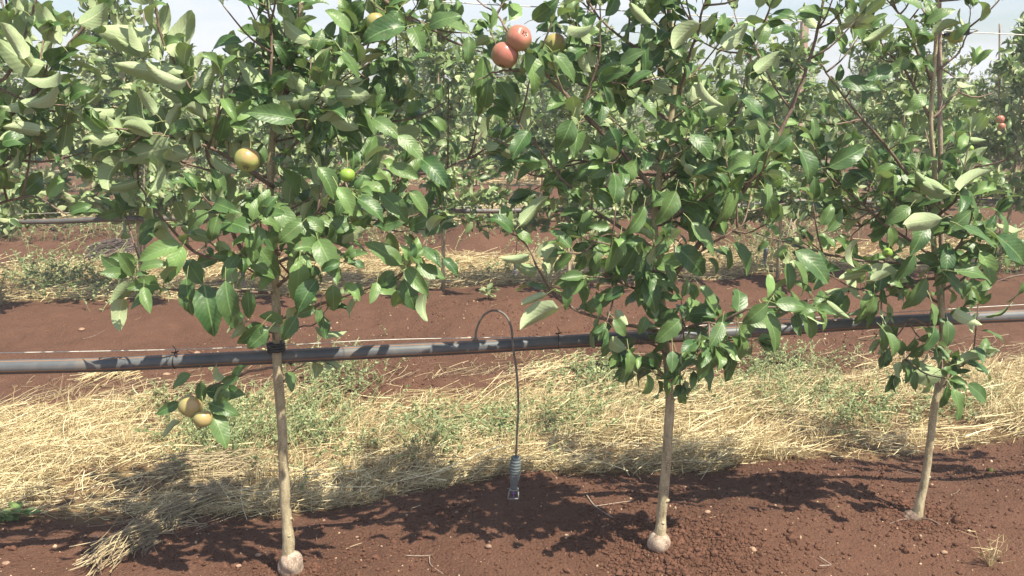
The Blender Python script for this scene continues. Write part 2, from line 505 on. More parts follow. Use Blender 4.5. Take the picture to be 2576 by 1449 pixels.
def ground_mat():
    m, nt, out = newmat('red_soil')
    b = nd(nt, 'ShaderNodeBsdfPrincipled', Roughness=0.95)
    b.inputs['Specular IOR Level'].default_value = 0.15
    tc = nt.nodes.new('ShaderNodeTexCoord')
    v = tc.outputs['Object']
    def noise(s, d=6.0, r=0.6):
        n = nd(nt, 'ShaderNodeTexNoise', Scale=s, Detail=d, Roughness=r); nt.links.new(v, n.inputs['Vector']); return n.outputs['Fac']
    n_big, n_mid, n_fine = noise(0.9), noise(7.0, 8.0, 0.7), noise(120.0, 4.0, 0.7)
    r = ramp(nt, [(0.25, (0.062, 0.030, 0.020)), (0.5, (0.122, 0.061, 0.040)), (0.78, (0.200, 0.108, 0.072))])
    s = mathn(nt, 'ADD', mathn(nt, 'MULTIPLY', n_big, 0.35), mathn(nt, 'ADD', mathn(nt, 'MULTIPLY', n_mid, 0.3), mathn(nt, 'MULTIPLY', n_fine, 0.35)))
    nt.links.new(s, r.inputs['Fac'])
    # fine pale grit
    vo = nd(nt, 'ShaderNodeTexVoronoi', Scale=75.0); nt.links.new(v, vo.inputs['Vector'])
    gr = mathn(nt, 'MULTIPLY', mathn(nt, 'LESS_THAN', vo.outputs['Distance'], 0.13), mathn(nt, 'GREATER_THAN', noise(9.0, 2.0), 0.5))
    col = mixc(nt, mathn(nt, 'MULTIPLY', gr, 0.7), r.outputs['Color'], (0.36, 0.24, 0.15))
    # litter where straw lies
    at = nd(nt, 'ShaderNodeAttribute', attribute_name='straw')
    wv = nd(nt, 'ShaderNodeTexNoise', Scale=1.0, Detail=6.0, Roughness=0.7)
    mp = nt.nodes.new('ShaderNodeMapping'); mp.inputs['Scale'].default_value = (14, 70, 20); nt.links.new(v, mp.inputs['Vector']); nt.links.new(mp.outputs[0], wv.inputs['Vector'])
    rs = ramp(nt, [(0.3, (0.10, 0.055, 0.03)), (0.5, (0.24, 0.165, 0.08)), (0.7, (0.42, 0.31, 0.16))])
    nt.links.new(wv.outputs['Fac'], rs.inputs['Fac'])
    msk = mathn(nt, 'MULTIPLY', at.outputs['Fac'], ramp_out(nt, n_mid, 0.36, 0.55))
    col = mixc(nt, msk, col, rs.outputs['Color'])
    nt.links.new(col, b.inputs['Base Color'])
    vo2 = nd(nt, 'ShaderNodeTexVoronoi', Scale=110.0); nt.links.new(v, vo2.inputs['Vector'])
    h = mathn(nt, 'ADD', mathn(nt, 'MULTIPLY', n_fine, 1.0), mathn(nt, 'MULTIPLY', vo2.outputs['Distance'], -0.6))
    h = mathn(nt, 'ADD', h, mathn(nt, 'MULTIPLY', noise(38.0, 5.0), 1.6))
    bp = nd(nt, 'ShaderNodeBump', Strength=1.0, Distance=0.008)
    nt.links.new(h, bp.inputs['Height']); nt.links.new(bp.outputs['Normal'], b.inputs['Normal'])
    nt.links.new(b.outputs[0], out.inputs['Surface'])
    return m
def ramp_out(nt, src, a, b):
    r = ramp(nt, [(a, (0, 0, 0)), (b, (1, 1, 1))]); nt.links.new(src, r.inputs['Fac']); return r.outputs['Color']
M['soil'] = ground_mat()
M['crumb'] = simple('soil_crumb', (0.115, 0.057, 0.038), 0.95, 0.35, 40, 0.001, spec=0.1)

# ------------------------------------------------------------------ ground, hills
def ground():
    xs = np.concatenate([-np.geomspace(240, 3.2, 60), np.arange(-3.15, 3.9, 0.018), np.geomspace(3.95, 240, 60)])
    ys = np.concatenate([np.linspace(-12, 1.4, 12), np.arange(1.45, 4.9, 0.014), np.arange(4.93, 8, 0.028), np.arange(8.02, 13, 0.055), np.geomspace(13.1, 390, 60)])
    X, Y = np.meshgrid(xs, ys)
    Z = gz(X, Y)
    far = sstep(40, 90, Y)
    Z = Z*(1-far)
    m = strawmask(X, Y)
    nx, ny = len(xs), len(ys)
    i = np.arange(ny-1)[:, None]*nx; j = np.arange(nx-1)[None]
    Q = np.stack([i+j, i+j+1, i+nx+j+1, i+nx+j], -1).reshape(-1, 4)
    mb = MB(); mb.add(np.stack([X, Y, Z], -1).reshape(-1, 3), Q)
    o = mb.build('ground', M['soil'])
    a = o.data.attributes.new('straw', 'FLOAT', 'POINT')
    a.data.foreach_set('value', m.ravel().astype(np.float32))
    tag(o, kind='structure')
    # low hills on the horizon
    mb = MB()
    xs = np.linspace(-1400, 1400, 120)
    prof = 14+22*(vnoise(xs/260, xs*0, 21)+0.5)+8*vnoise(xs/70, xs*0, 22)
    V = []
    for k, (dy, f) in enumerate([(0, 0), (60, 0.5), (150, 0.9), (260, 1.0), (500, 0.6)]):
        for x, h in zip(xs, prof): V.append((x, 1200+dy, h*f-1))
    n = len(xs); Q = [(k*n+a, k*n+a+1, (k+1)*n+a+1, (k+1)*n+a) for k in range(4) for a in range(n-1)]
    mb.add(V, Q)
    tag(mb.build('hills', simple('far_hills', (0.16, 0.20, 0.24), 0.9, 0.2, 0.02)), kind='structure')
ground()

# ------------------------------------------------------------------ the front row of apple trees
# the fruits that show (pixel, depth, clear radius): no leaf grows across them
CLEAR = [(1270, 139, 2.3, .030), (1307, 96, 2.3, .032), (945, 56, 2.38, .018), (623, 402, 2.17, .032), (873, 441, 2.23, .026),
         (478, 1022, 2.3, .028), (511, 1054, 2.3, .022), (2232, 636, 2.6, .010), (2516, 308, 6.0, .03)]
for _u, _v in ((1400, 212), (1430, 240), (1465, 275), (1500, 315), (1535, 352), (1570, 392), (1600, 425), (1622, 452)): CLEAR.append((_u, _v, 2.38, .014))
for _v in range(110, 430, 75): CLEAR.append((2364, _v, 2.7, .012))
for _u, _v, _r in ((1140, 150, .035), (1150, 210, .035), (1140, 265, .03), (1185, 335, .04), (1200, 430, .05), (1205, 480, .05), (1205, 535, .045), (1175, 595, .03), (1900, 520, .035), (2050, 545, .025), (1880, 590, .03), (1560, 535, .025), (1240, 300, .02), (525, 60, .03), (590, 30, .03), (520, 140, .02),
                    (560, 215, .02), (2500, 200, .06), (2515, 330, .05), (2490, 60, .05), (2560, 260, .06), (2560, 420, .04), (2215, 300, .03), (330, 20, .02), (120, 560, .05), (230, 600, .05), (1880, 20, .03), (2150, 130, .02)):
    CLEAR.append((_u, _v, 2.9, _r))
for _v in (60, 80, 100, 120, 455, 480, 505, 530, 560, 585): CLEAR.append((1990+(598-_v)*0.064, _v, 2.9, .012))
for _u, _v in ((2058, 90), (2045, 140), (2030, 190), (1995, 280), (1975, 320)): CLEAR.append((_u, _v, 2.5, .010))

# leaves that read one by one in the photo: stalk end, tip (pixels), 1 = pale underside shows
KEY_LEAVES = """155 90 63 43 1;110 165 0 95 1;150 110 100 10 1;60 150 0 60 1;150 175 60 190 1;95 240 0 262 1;200 60 262 10 1;140 215 60 255 1;60 330 0 350 1;100 330 10 320 1;
370 105 235 68 1;380 130 290 88 1;365 80 340 10 1;423 137 480 30 1;440 120 487 83 1;455 185 285 160 1;470 200 370 155 1;490 225 540 165 1;465 250 405 217 1;390 285 345 225 1;
290 290 212 275 1;310 320 240 345 1;390 310 305 300 1;430 370 302 405 1;445 350 410 270 1;490 375 470 300 1;530 390 592 428 1;550 355 565 290 0;650 115 553 62 0;745 300 625 285 0;
790 245 670 250 1;800 235 735 185 1;805 250 860 213 1;808 243 928 240 1;800 300 855 262 1;805 215 830 125 0;372 130 330 60 1;400 150 410 60 1;345 455 258 470 1;380 480 385 400 1;
333 693 297 637 0;343 690 374 690 0;340 725 278 768 1;310 750 303 830 1;362 722 378 786 0;457 616 357 656 0;460 620 430 700 0;470 700 485 790 0;513 716 537 838 0;567 706 593 816 0;
623 730 627 797 0;797 703 753 783 0;753 656 743 750 0;800 603 843 697 0;837 716 838 776 0;805 775 798 812 0;660 816 600 862 0;675 830 627 875 0;747 796 713 853 0;600 640 560 700 0;
640 560 575 545 0;650 620 700 690 0;720 560 790 600 0;760 560 700 610 0;800 420 835 500 0;850 470 890 545 0;700 520 740 590 0;620 650 690 700 0;880 420 935 490 0;560 560 640 590 0;
1022 673 1077 742 0;1058 623 1108 672 0;992 683 957 717 0;1018 700 1045 775 0;1070 735 1078 803 1;948 710 930 762 0;868 713 902 757 0;1010 665 920 613 0;1115 650 1148 692 0;
1120 570 1152 630 0;1120 520 1145 575 0;960 490 1020 560 0;1030 480 1070 545 0;980 420 1050 450 0;900 500 960 560 0;1060 400 1120 470 0;1000 340 1060 400 0;940 300 1000 350 0;
517 985 613 992 0;527 1016 597 1045 0;533 1040 567 1125 0;452 1012 397 1040 0;452 1060 413 1104 1;505 960 508 1008 0;480 940 440 975 0;600 945 560 960 0;725 935 733 985 0;
1285 586 1197 560 1;1295 580 1337 612 0;1310 566 1378 497 1;1372 656 1435 600 1;1329 643 1262 646 1;1349 683 1295 663 1;1375 740 1315 766 1;1402 776 1313 830 1;1425 716 1422 778 0;
1422 696 1478 703 1;1492 750 1498 803 0;1622 703 1645 783 0;1672 663 1692 713 0;1712 803 1650 858 0;1625 796 1606 838 0;1582 886 1570 942 0;1692 883 1690 935 0;1600 620 1540 700 0;
1560 600 1520 680 0;1640 620 1600 700 0;1700 620 1760 690 0;1740 560 1790 640 0;1690 560 1650 640 0;1620 520 1560 590 0;1700 480 1650 560 0;1780 520 1740 600 0;1850 480 1800 560 0;
1760 720 1795 793 0;1930 766 1870 813 0;1950 763 2020 773 0;1817 810 1785 872 0;1795 855 1760 947 0;1925 783 1945 880 0;2010 773 2035 850 0;2050 763 2065 830 0;2080 760 2138 800 1;
1935 690 1930 748 0;1980 663 1982 730 0;2000 630 2075 713 0;1997 656 2008 742 0;2163 603 2157 672 1;2184 696 2286 712 1;2177 686 2117 700 1;2190 705 2240 690 1;2240 570 2243 618 0;
2384 623 2372 700 0;2370 550 2284 563 1;2390 576 2440 533 0;2420 570 2497 626 0;2507 593 2570 663 0;2464 630 2487 716 0;2400 683 2484 716 0;2377 690 2420 750 0;2200 740 2167 796 0;
2344 760 2347 818 0;2400 783 2470 816 1;2384 806 2380 868 0;2350 820 2310 880 0;2227 836 2240 896 0;2280 916 2274 963 0;2377 943 2284 903 1;2410 916 2490 900 1;2433 913 2484 956 0;
2384 972 2362 1024 0;2394 976 2402 1054 0;2434 966 2477 1010 0;2330 700 2270 770 0;2300 640 2250 700 0;2330 560 2290 640 0;2400 480 2440 560 0;2290 520 2230 560 0;
1002 27 960 77 0;1020 67 922 110 0;1105 60 1182 90 0;1078 67 1160 45 0;1180 93 1175 162 0;1215 143 1202 257 0;1322 133 1335 235 0;1392 133 1440 209 0;1335 97 1428 117 1;
1510 253 1508 312 0;1492 63 1405 53 1;1340 50 1400 0 0;1150 320 1220 290 0;1232 393 1302 363 1;1250 200 1290 270 0;1440 300 1400 380 0;1330 330 1290 400 0;1260 330 1200 370 0;
2053 70 2027 8 1;2067 85 2124 112 0;2167 103 2117 27 0;2247 63 2177 100 1;2027 190 2070 277 0;2117 207 2210 227 0;1955 360 1903 467 0;2007 373 2024 460 0;2084 420 2172 373 0;
1737 337 1787 400 0;1720 413 1817 433 1;2380 480 2308 433 1;2414 480 2499 433 1;2395 490 2330 462 1;2247 177 2177 200 0;2367 340 2384 392 0;1760 60 1700 120 1;1820 120 1880 60 1;
1560 160 1620 130 0;1600 240 1650 300 0;1640 180 1580 220 0;1860 240 1920 300 0;1900 180 1960 130 1;1760 200 1820 260 1;1640 60 1590 10 1;1540 380 1500 440 0;1600 400 1560 470 0;
2300 90 2250 40 0;2290 150 2230 180 0;2330 240 2280 280 0;2400 100 2440 60 0;2390 200 2430 260 0;2320 20 2260 0 0;2330 60 2400 30 0;880 80 820 30 0;860 130 900 200 0;780 100 720 50 1"""
KEY = [tuple(float(a) for a in q.split()) for q in KEY_LEAVES.replace('\n', '').split(';') if q.strip()]

def key_leaves(ls, lo, hi, Y, rng, vmin=0):
    for (u0, v0, u1, v1, fl) in KEY:
        if not (lo <= u0 < hi): continue
        Yl = Y-rng.uniform(0.13, 0.26) if v0 < 900 else Y-rng.uniform(0.08, 0.14)
        b = P(u0, v0, Yl); e = P(u1, v1, Yl+rng.uniform(-0.03, 0.02))
        ch = e-b; Lc = np.linalg.norm(ch); ch /= Lc
        N = (np.array([-0.35, 0.85, -0.15]) if fl else np.array([0.25, -0.80, 0.50]))+rng.normal(0, 0.22, 3)
        N -= ch*np.dot(N, ch); N /= np.linalg.norm(N)
        c = rng.uniform(1.0, 1.9) if fl else rng.uniform(0.5, 1.3)
        L = Lc*(c/2)/math.sin(c/2)*1.06
        D = math.cos(c/2)*ch+math.sin(c/2)*N
        ls['B'].append(b); ls['D'].append(D); ls['N'].append(N); ls['L'].append(L); ls['W'].append(L*rng.uniform(0.44, 0.60))
        ls['C'].append(c); ls['F'].append(rng.uniform(0.35, 0.95) if fl else rng.uniform(0.1, 0.45)); ls['Wv'].append(rng.uniform(0.02, 0.08))
        ls['P0'].append(b-D*0.028+np.array([0, 0.012, 0.004])); ls['P1'].append(b)

def tree_leafset():
    return dict(B=[], D=[], N=[], L=[], W=[], C=[], F=[], Wv=[], P0=[], P1=[])

FRONT_N = np.array([0.35, -0.62, 0.70])      # leaves turn their upper side to the light
BACK_N = np.array([-0.60, 0.58, -0.15])       # wind-turned leaves show the pale side

def put_leaf(ls, base, d, size, flip, rng, droop=1.0):
    d = np.asarray(d, float); d = d/np.linalg.norm(d)
    nn = (BACK_N if rng.random() < flip else FRONT_N) + rng.normal(0, 0.38, 3)
    pl = size*rng.uniform(0.18, 0.34)
    pd = d + rng.normal(0, 0.12, 3); pd /= np.linalg.norm(pd)
    p1 = base + pd*pl
    ls['P0'].append(base); ls['P1'].append(p1)
    high = base[2] > 1.02 and droop < 1.25
    ls['B'].append(p1); ls['D'].append(d + np.array([0, 0, 0.45 if high else -0.25*droop])); ls['N'].append(nn)
    ls['L'].append(size); ls['W'].append(size*rng.uniform(0.46, 0.60))
    ls['C'].append(rng.uniform(0.35, 1.35)*droop+(0.45 if high else 0)+(0.5 if flip > 0.5 else 0)); ls['F'].append(rng.uniform(0.10, 0.55)+(0.25 if flip > 0.5 else 0)); ls['Wv'].append(rng.uniform(0.02, 0.09))

def leaf_dir(tan, rng, lift=0.3, k=None):
    r = rng.normal(0, 1, 3); r -= tan*np.dot(r, tan); r /= np.linalg.norm(r)+1e-9
    r[1] *= 0.75
    d = r*1.0 + tan*rng.uniform(0.2, 0.8) + np.array([0, 0, lift*rng.uniform(-0.6, 1.0)])
    return d

def leafy(ls, path, rng, size=0.095, flip=0.2, start=0.12, step=0.022, spur=0.35, droop=1.0, wind=0.0):
    seg = np.linalg.norm(np.diff(path, axis=0), axis=1); cum = np.concatenate([[0], np.cumsum(seg)]); Lt = cum[-1]
    s = start*Lt
    while s < Lt:
        i = min(np.searchsorted(cum, s)-1, len(seg)-1); i = max(i, 0)
        f = (s-cum[i])/max(seg[i], 1e-6)
        p = path[i]*(1-f)+path[i+1]*f
        tan = (path[i+1]-path[i])/max(seg[i], 1e-6)
        rel = s/Lt
        sz = size*0.97*rng.uniform(0.7, 1.15)*(1.0 if rel < 0.8 else 0.75)
        if rng.random() < spur and rel < 0.85:
            # a short spur with a rosette of leaves
            sd = leaf_dir(tan, rng, 0.5); sd /= np.linalg.norm(sd)
            q = p + sd*rng.uniform(0.015, 0.05)
            ls.setdefault('SP', []).append((p, q))
            for _ in range(rng.integers(3, 6)):
                d = sd*0.5 + rng.normal(0, 0.8, 3) + np.array([-wind, 0, 0.1])
                put_leaf(ls, q, d, sz*rng.uniform(0.7, 1.0), flip, rng, droop)
            s += step*2.9*rng.uniform(0.7, 1.3)
        else:
            put_leaf(ls, p, leaf_dir(tan, rng)+np.array([-wind, 0, 0]), sz, flip, rng, droop)
            s += step*1.12*rng.uniform(0.7, 1.3)
    tan = path[-1]-path[-2]; tan = tan/np.linalg.norm(tan)
    for _ in range(5):
        put_leaf(ls, path[-1], tan*1.2+rng.normal(0, 0.45, 3)+np.array([-wind*0.7, 0, 0]), size*rng.uniform(0.45, 0.85), flip, rng, droop*0.7)

def finish_leaves(ls, name, parent, rings=11, cross=5, mat='leaf'):
    A = {k: np.array(v) for k, v in ls.items() if k != 'SP'}
    mid = A['B']+nrm(A['D'])*A['L'][:, None]*0.5
    keep = np.ones(len(mid), bool)
    eye = np.array([0, 0, CAM_H])
    for (u, v, Ya, rad) in CLEAR:
        a = P(u, v, Ya)-eye; da = np.linalg.norm(a); a = a/da
        for q in (mid, A['B'], mid*2-A['B']):
            w = q-eye; tt = w@a
            dist = np.linalg.norm(w-tt[:, None]*a, axis=1)
            keep &= ~((dist < rad) & (tt < da+0.01))
    A = {k: v[keep] for k, v in A.items()}
    mb = MB()
    leaves(mb, A['B'], A['D'], A['N'], A['L'], A['W'], A['C'], A['F'], A['Wv'], rings, cross)
    PT = np.stack([A['P0'], (A['P0']+A['P1'])/2+np.array([0, 0, 0.002]), A['P1']], 1)
    mb.mi = 1
    strands(mb, PT, np.full(len(PT), 0.0010))
    mb.mi = 2
    sp = ls.get('SP', [])
    if sp:
        a = np.array([p for p, q in sp]); b = np.array([q for p, q in sp])
        strands(mb, np.stack([a, (a+b)/2, b], 1), np.full(len(a), 0.0021), 5)
    return mb.build(name, [M[mat], M['petiole'], M['twig']], parent)

def front_tree(base, trunk_pts, r0, r1, branches, auto, label, seed, collar=None, flip=0.2, cat='apple tree', zmax=2.3, zlow=0.85, key=None):
    rng = np.random.default_rng(seed)
    t = thing('apple_tree', label, cat, base, 'apple trees of the front row')
    tp = smooth_path(trunk_pts, 46)
    jit = np.cumsum(rng.normal(0, 0.0011, (46, 3)), 0); jit[:, 2] = 0; tp = tp + jit - jit[0]
    s = np.linspace(0, 1, 46)
    rad = r0*(1-s)**1.15*0.92 + r1*0.85
    rad[:4] *= np.array([1.35, 1.22, 1.1, 1.03])
    rad = rad*(1+0.05*np.sin(s*60+seed)+rng.uniform(-0.03, 0.03, 46))
    mb = MB(); tube(mb, smooth_path(tp, 140), np.interp(np.linspace(0, 1, 140), s, rad)*(1+rng.uniform(-0.02, 0.02, 140)), 16)
    for k in (4, 7, 10, 13, 15, 18, 21, 25):          # knobs and scars where side shoots were cut
        a = rng.uniform(2.6, 6.8)
        blob(mb, tp[k]+np.array([math.cos(a), math.sin(a), 0])*rad[k]*0.72, rad[k]*rng.uniform(0.42, 0.6), int(seed*50+k), n=(8, 10), amp=0.1, sq=(1, 1, 0.75), freq=3)
    mb.build('trunk', M['bark'], t)
    ls = tree_leafset()
    # branches
    for bi, b in enumerate(branches):
        pts, rr, kw = b
        path = smooth_path(pts, max(8, 5*len(pts)))
        path = path + np.concatenate([[np.zeros(3)], np.cumsum(rng.normal(0, 0.0016, (len(path)-1, 3)), 0)])
        mb = MB(); tube(mb, path, np.linspace(rr, rr*0.35, len(path)), 7)
        mb.build('branch', M['twig'], t)
        opt = dict(size=0.092, flip=flip, spur=0.3); opt.update(kw)
        twn = opt.pop('twigs', 2)
        leafy(ls, path, rng, **opt)
        for _ in range(twn):
            i = rng.integers(len(path)//4, len(path)-2)
            tan = path[i+1]-path[i]; tan /= np.linalg.norm(tan)
            d = leaf_dir(tan, rng, 0.6); d /= np.linalg.norm(d)
            Lb = rng.uniform(0.06, 0.2)
            tw = smooth_path([path[i], path[i]+d*Lb*0.5, path[i]+d*Lb+np.array([0, 0, 0.03])], 6)
            ls.setdefault('TW', []).append(tw)
            leafy(ls, tw, rng, size=opt['size']*0.9, flip=opt['flip'], start=0.3, spur=0.0, droop=opt.get('droop', 1.0), wind=opt.get('wind', 0))
    # small side shoots all round the stem
    for k in range(auto):
        f = rng.uniform(0, 1)
        z = zlow + (zmax-zlow)*f
        i = int(np.argmin(np.abs(tp[:, 2]-z)))
        a = rng.uniform(0, 2*math.pi)
        Lb = rng.uniform(0.08, 0.34)*(1.15-0.5*f)
        d = np.array([math.cos(a), max(math.sin(a), -0.4)*0.85, rng.uniform(0.1, 0.9)]); d /= np.linalg.norm(d)
        path = smooth_path([tp[i], tp[i]+d*Lb*0.5+rng.normal(0, 0.01, 3), tp[i]+d*Lb+np.array([0, 0, 0.02])], 8)
        ls.setdefault('TW', []).append(path)
        leafy(ls, path, rng, size=0.09, flip=flip, start=0.25, spur=0.2)
    if key: key_leaves(ls, key[0], key[1], base[1], rng)
    tws = ls.pop('TW', [])
    finish_leaves(ls, 'foliage', t)
    for w in tws:
        mb = MB(); tube(mb, w, np.linspace(0.0032, 0.0016, len(w)), 5)
        mb.build('twig', M['twig'], t)
    if collar: collar(t, base)
    return t

def blob(mb, c, r, seed=0, n=(14, 20), amp=0.12, sq=(1, 1, 1), freq=2.2):
    """a lumpy rounded body"""
    rng = np.random.default_rng(seed)
    th = np.linspace(0, math.pi, n[0]); ph = np.linspace(0, 2*math.pi, n[1], endpoint=False)
    T, F = np.meshgrid(th, ph, indexing='ij')
    d = np.stack([np.sin(T)*np.cos(F), np.sin(T)*np.sin(F), np.cos(T)], -1)
    ks = rng.normal(0, freq, (6, 3)); pp = rng.uniform(0, 6.28, 6)
    h = sum(np.sin(d@k+p) for k, p in zip(ks, pp))/6
    V = np.asarray(c)+d*(r*(1+amp*h*2))[..., None]*np.array(sq)
    nn = n[1]
    i = np.arange(n[0]-1)[:, None]*nn; j = np.arange(nn)[None]; j2 = (j+1) % nn
    Q = np.stack([i+j, i+nn+j, i+nn+j2, i+j2], -1).reshape(-1, 4)
    mb.add(V.reshape(-1, 3), Q)

def ball_collar(r, dx=0.0, dz=0.0, sq=(1, 0.95, 1.05), amp=0.06):
    def f(t, base):
        mb = MB(); blob(mb, np.asarray(base)+np.array([dx, 0, dz]), r, seed=int(r*9999), n=(26, 36), amp=amp, sq=sq, freq=3)
        mb.build('root_swelling', M['clay'], t)
    return f

def knob_collar(t, base):
    mb = MB()
    blob(mb, np.asarray(base)+np.array([-0.012, 0, 0.0]), 0.026, 5, n=(20, 26), amp=0.16, sq=(1.2, 0.9, 0.8), freq=5)
    mb.build('root_swelling', M['twig'], t)
    for du, dv in ((-75, 22), (70, 18), (-30, -20)):
        e = G(2298+du, 1305+dv)
        m2 = MB(); tube(m2, smooth_path([np.asarray(base)+[0, 0, -0.01], (np.asarray(base)+e)/2+[0, 0, 0.008], e+[0, 0, 0.002]], 8), np.linspace(0.003, 0.0012, 8), 5)
        m2.build('root', M['twig'], t)

def B(pts, Y, r=0.005, dy=None, **kw):
    dy = dy if dy is not None else [0]*len(pts)
    return ([P(u, v, Y+e) for (u, v), e in zip(pts, dy)], r, kw)

# tree one
b1 = G(730, 1442); Y1 = b1[1]
TR1 = [b1] + [P(u, v, Y1) for u, v in ((724, 1340), (716, 1270), (705, 1000), (698, 850), (700, 700), (688, 520), (694, 330), (738, 170), (764, 0), (775, -260), (770, -480))]
BR1 = [
 B([(692, 738), (600, 728), (480, 728), (388, 726), (335, 700)], Y1, 0.0045, [0, -.05, -.1, -.15, -.18], spur=0.12, step=0.055, start=0.3, droop=1.3, twigs=1),
 B([(706, 800), (770, 775), (830, 748), (950, 708), (1020, 668), (1062, 598)], Y1, 0.006, [0, -.02, -.05, -.1, -.12, -.12], spur=0.2, step=0.04, start=0.4, droop=1.3, twigs=1),
 B([(696, 925), (620, 938), (560, 955), (505, 975)], Y1, 0.0042, [0, -.04, -.1, -.12], spur=0.3, step=0.016, start=0.62, droop=1.2, twigs=0, size=0.075),
 B([(684, 690), (600, 640), (520, 420), (500, 300), (400, 117), (367, 20)], Y1, 0.007, [0, -.03, -.1, -.14, -.18, -.2], flip=0.85, wind=0.45, size=0.105, twigs=4, start=0.3, step=0.026, spur=0.1),
 B([(690, 470), (600, 420), (520, 375), (430, 350), (300, 330)], Y1, 0.006, [0, -.06, -.12, -.16, -.2], flip=0.8, wind=0.4, size=0.105, twigs=4, step=0.026),
 B([(680, 640), (517, 650), (417, 566), (367, 503), (330, 450)], Y1, 0.005, [0, -.05, -.08, -.1, -.1], flip=0.7, wind=0.3, size=0.1, twigs=1, start=0.45, step=0.03, spur=0.1),
 B([(694, 400), (760, 340), (800, 270), (812, 200)], Y1, 0.005, [0, -.08, -.14, -.16], flip=0.5, size=0.1, twigs=3),
 B([(690, 330), (682, 240), (680, 120), (676, 10), (678, -80)], Y1, 0.005, [0, -.1, -.12, -.12, -.12], flip=0.5, wind=0.2, size=0.1, twigs=2),
 B([(705, 600), (780, 545), (850, 480), (920, 420)], Y1, 0.005, [0, -.05, -.08, -.08], flip=0.25, twigs=3),
 B([(745, 150), (840, 118), (930, 110), (1000, 85), (1060, 20)], Y1, 0.0055, [0, 0, .02, .03, .03], flip=0.15, twigs=3),
 B([(772, -20), (900, -40), (1002, 38), (1122, 103), (1205, 132)], Y1, 0.0065, [0, .0, .02, .02, .02], flip=0.1, twigs=3, spur=0.4, start=0.1),
 B([(742, 300), (830, 260), (900, 180), (960, 20)], Y1, 0.005, [0, .05, .06, .08], flip=0.2, twigs=4),
 B([(700, 560), (830, 510), (940, 470), (1095, 440), (1165, 413), (1219, 397)], Y1, 0.0055, [0, .08, .1, .1, .1, .1], flip=0.1, twigs=5, spur=0.45),
 B([(742, 330), (880, 330), (985, 300), (1025, 200), (1022, 90)], Y1, 0.005, [0, .1, .16, .2, .2], flip=0.15, twigs=4),
 B([(700, 660), (800, 610), (900, 560), (1010, 545), (1110, 520)], Y1, 0.005, [0, .06, .1, .1, .1], flip=0.1, twigs=4, spur=0.3),
 B([(702, 640), (660, 590), (590, 560), (560, 500)], Y1, 0.005, [0, -.1, -.16, -.18], flip=0.2, twigs=3, droop=1.3),
 B([(700, 720), (740, 690), (780, 640), (830, 610)], Y1, 0.005, [0, -.1, -.16, -.2], flip=0.1, twigs=2, droop=1.4),
 B([(704, 860), (745, 820), (790, 800), (820, 770)], Y1, 0.0035, [0, -.03, -.05, -.05], flip=0.3, twigs=0, step=0.03, start=0.3, size=0.08),
 B([(695, 860), (660, 825), (620, 815)], Y1, 0.003, [0, -.03, -.05], flip=0.3, twigs=0, step=0.04, start=0.3, size=0.08),
 B([(712, 960), (735, 940), (770, 915), (810, 915)], Y1, 0.003, [0, .02, .03, .04], twigs=0, step=0.05, start=0.3, size=0.075, droop=1.3),
]
front_tree(b1, TR1, 0.0135, 0.0058, BR1, 26, 'front apple tree with two yellow apples hanging low under the pipe', 3,
           ball_collar(0.036, 0.004, 0.029, (1.0, 0.95, 1.15), 0.09), flip=0.22, zlow=0.95, zmax=2.2, key=(205, 1170))

